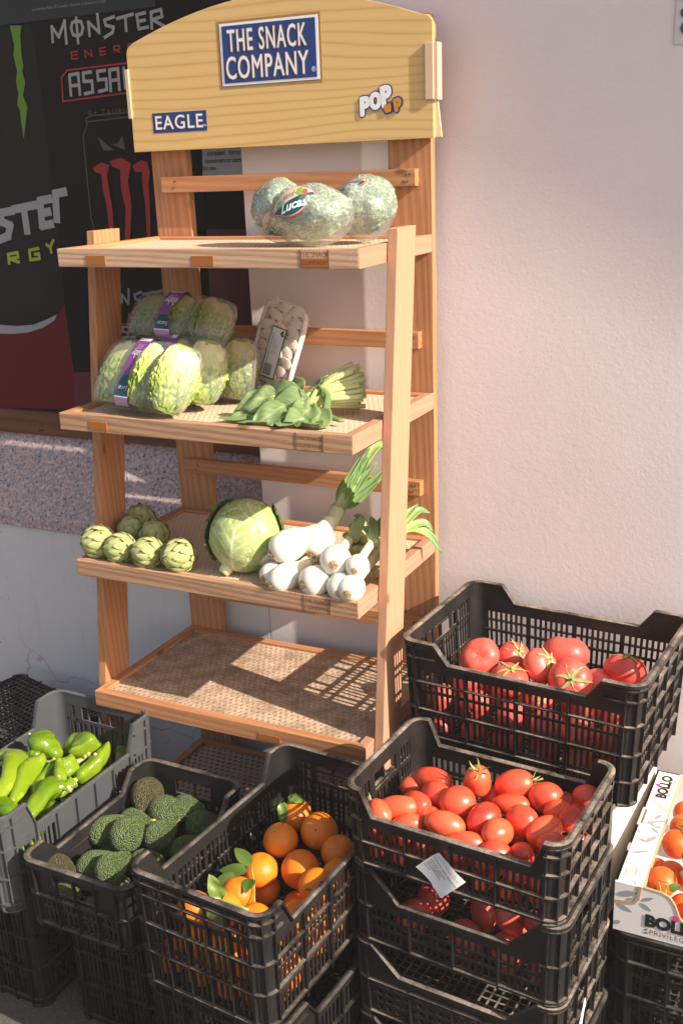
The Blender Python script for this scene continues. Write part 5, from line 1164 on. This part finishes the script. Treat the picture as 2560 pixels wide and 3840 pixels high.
# ---- mushroom tray leaning on the slat
mt=thing('mushroom_tray','white tray of sliced mushrooms leaning upright against the slat','mushroom tray')
MW,MH=.118,.208
mt.matrix_world=Matrix.Translation((-.022,-.088,S2+.004))@Matrix.Rotation(R(-12),4,'Z')@Matrix.Rotation(R(13),4,'Y')@Matrix.Rotation(R(-14),4,'X')
g=MB(); rows=[]
for (s,y) in ((.0,.012),(.82,.012),(.90,.008),(.97,-.010),(1.0,-.016),(1.05,-.0165),(1.05,-.0185),(.965,-.0185),(.93,-.012),(.86,.004),(.80,.008),(0,.008)):
    rows.append([(MW/2*s*sup(math.cos(2*PI*k/44),.35),y,MH/2+MH/2*(1-(1-s)*.6 if s else 0)*sup(math.sin(2*PI*k/44),.35)) for k in range(44)])
g.grid(rows,True); g.build('tray',flat('white_foam_tray',(.78,.74,.70),.6,.2),mt)
def slice_mesh(seed):
    rnd=random.Random(seed); g=MB(); ol=[]
    for k in range(25):
        a=PI*(1.12-1.24*k/24); ol.append((math.cos(a)*1.0,math.sin(a)*.86+.06))
    ol+=[(.62,-.16),(.30,-.12),(.24,-.55),(.12,-.66),(-.14,-.66),(-.25,-.55),(-.30,-.12),(-.62,-.16)]
    n=len(ol); b=len(g.v); 
    for y in (-.09,.09):
        for x,z in ol: g.vert((x,y,z),.02 if abs(z)>.3 else .25)
    c0=g.vert((0,-.13,.12),.03); c1=g.vert((0,.1,.12),.03)
    for k in range(n):
        j=(k+1)%n; g.face((k,j,n+j,n+k)); g.face((c0,j,k),True); g.face((c1,n+k,n+j),True)
    # gills: dark arcs on the face
    for s in (-1,1):
        g.grid([[(s*lerp(.24,.62,i/5),-.134-.004*j,lerp(-.10,.07,j)+.08*math.sin(PI*i/5)) for i in range(6)] for j in (0,1)],cols=[[.95]*6]*2)
    return g.mesh('mushroom_slice',MUSH)
SLM=[slice_mesh(k) for k in (1,2,3)]
k=0
for row in range(8):
    for c in range(3):
        x=(c-1)*.0335+(.006 if row%2 else -.004)+rn.uniform(-.003,.003); z=MH*.91-row*.0235+rn.uniform(-.003,.003)
        o=kid(SLM[k%3],'mushroom_slice',mt,(x,-.0115-.0010*(k%4),z-.004),(R(14)+rn.uniform(-.06,.06),rn.uniform(-.35,.35),rn.uniform(-.12,.12)),(.0255,.020,.0265)); k+=1
g=MB(); g.grid([[((i/10-.5)*MW*.98,-.0215-.004*math.sin(PI*i/10)*math.sin(PI*j/14),.006+MH*.95*j/14) for i in range(11)] for j in range(15)]); g.build('clear_film',FILM,mt,fix=False)
lf=lambda u,v,d:(.006+u*.99,-.0272-d,.095+v)
g=MB(); g.prism([(-.021,-.058),(.021,-.058),(.021,.058),(-.021,.058)],0,.0006,lf); lb_=g.build('label_border',DGREEN,mt)
g=MB(); g.prism([(-.0185,-.0555),(.0185,-.0555),(.0185,.0555),(-.0185,.0555)],.0003,.0010,lf); g.build('paper_label',PAPER,mt)
g=MB()
for k in range(14): g.prism([(-.015,-.052+k*.0019),(.008,-.052+k*.0019),(.008,-.0514+k*.0019+(.0005 if k%3 else 0)),(-.015,-.0514+k*.0019+(.0005 if k%3 else 0))],.0006,.0014,lf)
g.build('barcode',INK,mt)
for s,x,z,sz in (('CHAMPIÑON LAMINADO',-.012,.010,.0062),('SETAS Y CHAMPIÑONES',-.004,.014,.0036),('Conservar entre 1 y 4 C',.001,.012,.0030),('Peso neto 250 g',.006,.008,.0034)):
    put_text('printed_line',s,sz,lambda u,v,x=x,z=z:lf(x-v,z+u*.95,.0017),INK,mt)
g=MB()
for dx,dz,r in ((.010,.046,.0035),(.014,.042,.003),(.012,.050,.0028)): g.prism([(dx+a,dz+b) for a,b in disc(10,r)],.0006,.0014+dz*.004,lf)
g.build('dark_mark',INK,mt)
# ---- spinach bunch
spn=thing('spinach_bunch','bunch of fresh spinach leaves with its cut stems to the rear right','spinach')
rs=random.Random(5)
sm=lambda t,k:max(.05,min(1,.25+.75*math.exp(-(k/.10)**2)+.35*math.exp(-(((t*5.5-abs(k)*1.6)%1-.5)/.11)**2)))
LV=[((.165,-.300,.030),(-.95,-.10,.05),(.1,-.75,.65),.150,.046,.55),((.150,-.305,.040),(-.9,.15,.30),(0,-.7,.7),.120,.042,.75),((.180,-.320,.022),(-.75,-.55,.0),(0,-.5,.9),.115,.040,.5),
((.200,-.300,.052),(-.55,-.55,-.20),(.1,-.75,.75),.110,.046,.35),((.215,-.310,.040),(-.15,-.85,-.25),(.1,-.55,.85),.095,.038,.45),((.225,-.310,.030),(.25,-.75,-.20),(0,-.4,.9),.085,.034,.5),((.175,-.285,.055),(-.6,.2,.25),(0,-.6,.8),.095,.034,.7),
((.120,-.335,.014),(-.75,-.5,.02),(0,-.4,.95),.085,.030,.3),((.150,-.345,.012),(-.4,-.7,.05),(0,-.3,.95),.080,.032,.4),((.190,-.350,.014),(.05,-.8,.05),(0,-.35,.95),.075,.030,.4),((.130,-.310,.048),(-.7,-.45,.20),(.1,-.6,.8),.085,.036,.8),
((.200,-.270,.060),(-.4,.3,.15),(0,-.7,.7),.075,.030,.7),((.160,-.330,.036),(-.35,-.7,-.1),(.2,-.6,.8),.085,.036,.5),((.110,-.300,.030),(-.85,-.2,.05),(0,-.6,.8),.075,.032,.6),((.215,-.330,.026),(-.1,-.8,-.1),(.3,-.5,.8),.080,.036,.35),
((.085,-.355,.010),(-.9,-.35,.02),(0,-.4,.9),.065,.024,.3),((.225,-.350,.012),(.4,-.6,.0),(0,-.3,.95),.070,.028,.3),((.185,-.305,.050),(-.75,-.15,.05),(.0,-.8,.6),.120,.040,.45)]
for k,(b,d,u_,l,wd,cu) in enumerate(LV):
    o=leafobj('leaf',SPIN,spn,(b[0],b[1],S2+b[2]),d,u_,l,wd,cu,.12,n=16,m=6,wave=.085+.10*(k%3==1),seed=k,mask=sm,zmin=S2+.003+.0006*k)
    md=o.modifiers.new('thick','SOLIDIFY'); md.thickness=.0004
# stems: a tight bundle running to the rear right, cut ends to the right
for k in range(44):
    a=rs.uniform(0,2*PI); r=.042*math.sqrt(rs.random())
    p0=Vector((.182+rs.uniform(-.01,.02),-.285+rs.uniform(-.02,.02),S2+.030+rs.uniform(-.01,.015))); dirv=Vector((.66,.42,.12)).normalized()
    sv=dirv.cross(Vector((0,0,1))).normalized(); uv_=sv.cross(dirv)
    pm=Vector((.212,-.245,S2+.048))+(sv*math.cos(a)+uv_*math.sin(a))*r*.75; pe=Vector((.266,-.200,S2+.058))+(sv*math.cos(a)+uv_*math.sin(a))*r*1.25+dirv*rs.uniform(-.012,.012)
    pe.z=max(pe.z,S2+.006); pm.z=max(pm.z,S2+.006)
    g=MB(); q=smooth_path([p0,pm,pe],8); rr=rs.uniform(.0045,.0068); g.tube(q,[rr*lerp(.7,1.15,i/8) for i in range(9)],7,True,[lerp(.05,.95,i/8) for i in range(9)]); g.build('cut_stem',SPST,spn)
for k,(p) in enumerate(([(.215,-.27,.060),(.232,-.285,.035),(.245,-.315,.020),(.285,-.325,.012)],[(.205,-.265,.066),(.228,-.275,.05),(.236,-.30,.03),(.25,-.335,.012)],[(.20,-.255,.07),(.215,-.24,.078),(.232,-.235,.07)])):
    q=[(x,y,S2+z) for x,y,z in p]; g=MB(); g.tube(smooth_path(q,12),[.006,.006,.0065,.007,.007,.0075,.008,.0085,.0085,.008,.007,.006,.004],8,True,[.1]*13,lambda t,a:.55+.45*abs(math.cos(a))); g.build('dark_stalk',SPIN,spn)
# ---- artichokes
def arti_mesh(seed):
    rnd=random.Random(seed); g=MB(); core=uvs(20,14); core.v=[(x*.80,y*.80,z*.82) for x,y,z in core.v]; core.c=[.1]*len(core.v); g.add(core)
    rows=7; k=0
    for r_ in range(rows):
        el=lerp(-70,74,r_/(rows-1)); n=[5,6,7,7,7,6,4][r_]
        for j in range(n):
            az=2*PI*(j+.5*(r_%2))/n+rnd.uniform(-.10,.10); e0=R(el-32+rnd.uniform(-5,5)); e1=R(min(89,el+27+rnd.uniform(-4,4))); hw=.62*PI/n*1.05 if n>5 else .42
            rr=.93+.05*rnd.random(); grid_=[];cc=[]
            for a in range(6):
                t=a/5; e=lerp(e0,e1,t); w=hw*math.sin(PI*(.28+.70*t))**.8*(1.0 if n>5 else 1)
                lift=1+.10*t*t+(.06*t**6)*rnd.uniform(.3,1.6)
                row=[];c_=[]
                for b in range(-2,3):
                    q=b/2; aa=az+w*q/max(.3,math.cos(e)) ; R_=rr*lift*(1+.06*(1-q*q)*math.sin(PI*min(1,t*.9+.1)))
                    row.append((math.cos(e)*math.cos(aa)*R_,math.cos(e)*math.sin(aa)*R_,math.sin(e)*R_*1.02)); c_.append(min(1,.12+.42*t+(.5 if a==5 else 0)))
                grid_.append(row); cc.append(c_)
            g.grid(grid_,cols=cc)
    g.tube([(0,0,-.85),(0,0,-1.08),(.05,0,-1.25)],[.26,.22,.23],10,True,[.4,.4,.6])
    return g.mesh('artichoke',ARTM)
ARM=[arti_mesh(k) for k in (1,2,3)]
dv=lambda x,y,z:Vector((x,y,z)).to_track_quat('Z','Y').to_euler()
for k,(x,y,r,d,lb) in enumerate(((-.318,-.372,.0370,(-.55,-.75,.12),'leftmost artichoke of the front row'),(-.252,-.380,.0335,(-.75,-.6,.10),'second artichoke from the left in the front row'),(-.173,-.386,.0340,(-.75,-.65,.30),'third artichoke from the left in the front row'),(-.094,-.383,.0365,(-.30,-.92,.18),'rightmost artichoke of the front row, next to the cabbage'),(-.300,-.268,.0340,(-.5,-.5,.6),'shaded artichoke in the middle row behind the second one'),(-.232,-.280,.0345,(.2,-.4,.8),'shaded artichoke in the middle row behind the third one'),(-.325,-.205,.0360,(.1,-.3,.9),'darkest artichoke at the very back beside the left post'))):
    r*=1.03; o=place(ARM[k%3],'artichoke',(x,y,S3+r*1.0),dv(*d),(r,r,r),lb,'artichoke','artichokes on the third shelf')
# ---- cabbage
cb=thing('cabbage','round pale green cabbage crossed by a diagonal shadow edge','cabbage',(.040,-.318,S3+.079))
def cab_leaf(par,name,m,c,tipdir,R0,span,width,lift,seed,flare=0,ruff=0.0):
    c=Vector(c).normalized(); t_=(Vector(tipdir)-c*Vector(tipdir).dot(c)).normalized(); s_=c.cross(t_); off=Vector((seed*5.3,0,0)); n,m_=44,36
    rows=[];cols=[]
    for i in range(n+1):
        t=i/n; a=(t-.5)*span; row=[];cc=[]
        wprof=math.sin(PI*(.16+.76*t))**.45
        for j in range(-m_//2,m_//2+1):
            k=j/(m_/2); b=k*width*wprof
            d=(c*math.cos(a)+t_*math.sin(a)); d=(d*math.cos(b)+s_*math.sin(b)).normalized()
            mid=math.exp(-(k/.030)**2)*(1-.75*t)
            u_=(t*5.2-abs(k)**.8*2.6*wprof+(.35 if k>0 else 0)+.25*noise.noise(Vector((t*4,k*4,seed)))); fr=abs((u_%1)-.5)
            vein=max(mid*1.1,math.exp(-(fr/.055)**2)*(1-abs(k)*.5)*.9)
            v2=math.exp(-((abs(noise.noise(d*11+off)))/.05)**2)*.30
            e=max(0,abs(k)-.7)/.3; e2=max(0,t-.8)/.2
            r=R0*(1+lift+.010*vein+.012*noise.noise(d*5+off)+flare*(e**2+e2**2)+ruff*(e**1.5+e2)*noise.noise(d*14+off))
            row.append(d*r); cc.append(max(.02,min(1,.12+.9*max(vein,v2)+.16*noise.noise(d*3+off)+.25*(1-t)*(abs(k)<.4))))
        rows.append(row); cols.append(cc)
    g=MB(); g.grid(rows,cols=cols); return g.build(name,m,par,fix=False)
g=uvs(40,26); g.v=[(x*.0785,y*.0785,z*.0765) for x,y,z in g.v]; g.c=[.3]*len(g.v); g.build('cabbage_head',CABB,cb)
for k,(c,td,sp_,wd,lf_) in enumerate((((-.35,-.7,.5),(.3,.4,.9),2.0,1.05,.012),((.55,-.65,.45),(-.2,.5,.8),2.0,1.0,.022),((.1,-.9,-.15),(.1,.3,.9),1.9,1.0,.034),((-.85,-.3,.2),(0,0,1),1.9,1.0,.03),((.85,.1,.2),(0,0,1),1.9,1.0,.018),((0,.3,.95),(0,-1,0),1.8,1.0,.028),((-.2,.8,.3),(0,0,1),1.9,1.2,.03))):
    cab_leaf(cb,'wrapping_leaf',CABB,c,td,.0775,sp_,wd,lf_,k+1,flare=.010,ruff=.02)
cab_leaf(cb,'dark_outer_leaf',CABO,(-.90,.05,.10),(-.10,0,1),.0785,1.7,.70,.070,11,flare=.08,ruff=.07)
cab_leaf(cb,'dark_outer_leaf',CABO,(.75,.60,.15),(.1,.2,1),.0785,1.2,.6,.06,12,flare=.07,ruff=.06)
g=MB(); g.tube([(-.02,-.035,-.050),(-.027,-.050,-.066),(-.03,-.056,-.071)],[.016,.014,.012],12,True,[.9,.8,.6]); g.build('cut_stalk',CABB,cb)
# ---- white spring onions
def bulb_prof(fat=1.0):
    return [(-.985,.30),(-.97,.38),(-.92,.50),(-.80,.72),(-.60,.89),(-.35,.98),(-.1,1.0),(.18,.95),(.42,.85),(.65,.71),(.85,.58),(1.1,.48),(1.4,.42)]
g=lathe_x(bulb_prof(),26,.012,1); g.c=[max(.0,min(1,(x-.2)*.42)) for x,_,_ in g.v]
ONB=mesh_of(g,'onion_bulb',ONIM)
# keep the mask on the welded mesh
g=MB(); g.grid([[(-.94-.085*(1-(i/5)**2)+.02*math.sin(k*5+i),.40*i/5*math.cos(2*PI*k/18),.40*i/5*math.sin(2*PI*k/18)) for k in range(18)] for i in range(6)],True,[[.2+.15*((k*7+i*3)%5)/5 for k in range(18)] for i in range(6)])
for k in range(16):
    a=k*2.4; r=.05+.24*((k*37)%16)/16; g.tube([(-1.0,r*math.cos(a),r*math.sin(a)),(-1.05,r*1.1*math.cos(a),r*1.1*math.sin(a)),(-1.08-.04*((k*5)%3),r*1.35*math.cos(a+.2),r*1.35*math.sin(a+.2))],.016,4,True,[.4]*3)
ROOTM=g.mesh('root_disc',ROOT)
def blade(par,path,wd,fold=.5,name='green_leaf'):
    q=smooth_path(path,18); rows=[];cols=[]
    for i,p in enumerate(q):
        t=i/18; d=(q[min(i+1,18)]-q[max(i-1,0)]).normalized(); s=d.cross(Vector((.25,-.55,.8))).normalized(); n=s.cross(d)
        w=wd*1.15*(1-.15*t)*(1 if t<.6 else max(.04,1-((t-.6)/.4)**1.6))*(.75+.25*min(1,t*4))
        rows.append([p+s*(w*k)-n*(fold*w*(1-k*k)) for k in (-1,-.6,-.2,.2,.6,1)]); cols.append([min(1,.02+t*1.25)]*6)
    g=MB(); g.grid(rows,cols=cols); o=g.build(name,LEEK,par,fix=False); md=o.modifiers.new('thick','SOLIDIFY'); md.thickness=.0014; return o
def onion(c,axis,r,ln,label,stalk=None,leaves=(),sr=.011):
    axis=Vector(axis).normalized(); e=axis.to_track_quat('X','Z').to_euler()
    t=thing('spring_onion',label,'spring onion',c,0,'white spring onions on the third shelf')
    ln*=1.15; r*=1.16; kid(ONB,'onion_bulb',t,(0,0,0),e,(ln,r,r)); kid(ROOTM,'root_disc',t,(0,0,0),e,(ln,r,r))
    C0=Vector(c)
    if stalk:
        q=smooth_path([C0+axis*ln*1.1]+[Vector(p) for p in stalk],14); q=[p-C0 for p in q]
        g=MB(); g.tube(q,[lerp(r*.44,sr,min(1,i/5)) for i in range(15)],12,True,[lerp(.25,.75,i/14) for i in range(15)],lambda t_,a:1+.05*math.sin(3*a)); g.build('pale_stalk',ONIM,t)
    for (p,w_) in leaves: blade(t,[Vector(v)-C0 for v in p],w_)
    return t
onion((.163,-.345,S3+.083),(.55,.72,.28),.0300,.041,'large spring onion bulb on top at the left, root end to the left',[(.195,-.298,S3+.096),(.212,-.262,S3+.105)],())
LB=Vector((.206,-.225,S3+.112))
def L3(*p): return [LB+Vector((0.002*k,0,.0)) if False else Vector(q) for k,q in enumerate(p)]
fan=[]
for k,(mx,tip,w_) in enumerate((((.222,-.175,1.035),(.2365,-.125,1.100),.0125),((.214,-.175,1.040),(.226,-.130,1.090),.011),((.228,-.170,1.040),(.250,-.120,1.098),.0125),((.220,-.165,1.050),(.243,-.110,1.108),.011),((.232,-.165,1.035),(.262,-.118,1.080),.012),((.205,-.18,1.03),(.214,-.14,1.068),.010),((.240,-.175,1.018),(.292,-.115,1.080),.0145),((.238,-.185,1.008),(.284,-.145,1.052),.012))):
    fan.append(([LB+Vector((rn.uniform(-.006,.006),0,-.014)),LB+Vector((.006,.02,.018)),mx,tip],w_))
fan.append(([LB,(.222,-.17,1.04),(.250,-.10,1.11),(.262,-.07,1.10),(.266,-.06,1.075)],.010))
onion((.206,-.300,S3+.082),(.05,.80,.50),.0295,.035,'spring onion bulb on top facing forward, carrying the tall green leaf fan',[(.206,-.262,S3+.104),LB+Vector((0,-.01,-.006)),LB+Vector((.004,.012,.016))],fan,.0165)
onion((.094,-.330,S3+.052),(.85,.5,.05),.0255,.038,'tapered spring onion bulb nearest the cabbage, brown root end left',[(.14,-.30,S3+.056),(.19,-.26,S3+.06)],())
onion((.172,-.384,S3+.027),(.45,.85,.25),.0255,.036,'front spring onion bulb pointing its root at the viewer, left of the gap',[(.192,-.34,S3+.045),(.205,-.30,S3+.05)],())
onion((.136,-.372,S3+.025),(.3,.9,.1),.0225,.028,'spring onion bulb half hidden behind the front left one',None,())
onion((.243,-.386,S3+.0285),(.45,.85,.02),.0285,.031,'big spring onion bulb in the middle of the bottom row',[(.265,-.34,S3+.030),(.285,-.29,S3+.032)],())
onion((.278,-.365,S3+.072),(-.28,.95,.02),.0275,.029,'round spring onion bulb on top in the middle, root end to the viewer',[(.266,-.32,S3+.074),(.262,-.27,S3+.080)],[([(.262,-.275,S3+.078),(.268,-.24,S3+.10),(.270,-.235,S3+.118),(.262,-.24,S3+.125)],.011)],.011)
onion((.300,-.388,S3+.0265),(-.32,.93,.10),.0255,.030,'spring onion bulb with its brown root end low, left of the rightmost one',None,())
onion((.330,-.372,S3+.068),(-.15,.95,.12),.0205,.023,'smallest spring onion bulb on top at the right',[(.325,-.335,S3+.076),(.328,-.30,S3+.092)],[([(.332,-.305,S3+.097),(.325,-.28,S3+.12),(.31,-.26,S3+.135)],.009),([(.332,-.305,S3+.097),(.333,-.28,S3+.115),(.336,-.255,S3+.14)],.008),([(.332,-.305,S3+.095),(.32,-.29,S3+.112),(.30,-.285,S3+.12)],.008)],.009)
onion((.3255,-.3935,S3+.0285),(-.15,.95,.06),.0240,.029,'rightmost spring onion bulb by the front post',[(.318,-.33,S3+.034),(.320,-.25,S3+.050),(.325,-.18,S3+.065)],
  [([(.325,-.19,S3+.062),(.342,-.14,S3+.075),(.374,-.10,S3+.052),(.400,-.085,S3+.004)],.010),([(.325,-.19,S3+.065),(.342,-.14,S3+.075),(.364,-.10,S3+.078),(.380,-.085,S3+.052)],.009),([(.325,-.19,S3+.065),(.338,-.14,S3+.09),(.352,-.10,S3+.105),(.372,-.085,S3+.095)],.009),([(.325,-.19,S3+.068),(.335,-.14,S3+.10),(.350,-.10,S3+.118)],.008)],.010)
cs=thing('green_stalks','bundle of cut pale green stalks behind the spring onion bulbs','stalk bundle')
for k in range(16):
    x=.232+.0125*(k%6)+rn.uniform(-.004,.004); z=S3+.026+.019*(k//6)+rn.uniform(-.003,.003)
    q=[(x-.03,-.14+rn.uniform(-.02,.02),z),(x,-.19,z),(x+.004,-.235+rn.uniform(-.012,.012),z+.004)]
    g=MB(); g.tube(smooth_path(q,6),rn.uniform(.0075,.0095),9,True,[.2,.3,.4,.5,.7,.85,.95],lambda t,a:.75+.3*abs(math.cos(a))); g.build('cut_stalk',SPST,cs)
for k,(b,d,l) in enumerate((((.15,-.28,S3+.004),(.8,-.3,.2),.05),((.225,-.33,S3+.004),(.7,.3,.25),.055),((.30,-.30,S3+.012),(.6,.2,.6),.05))):
    o=leafobj('dry_onion_skin',flat('dry_onion_skin',(.55,.42,.24),.7) if k==0 else bpy.data.materials['dry_onion_skin'],None,b,d,(0,-.5,.8),l,.012,.4,.4); tag(o,('brown dry skin scrap under the left spring onions','brown dry skin scrap between the middle spring onion bulbs','brown dry skin scrap behind the right spring onions')[k],'onion skin')
# every light lies on the top level of the file
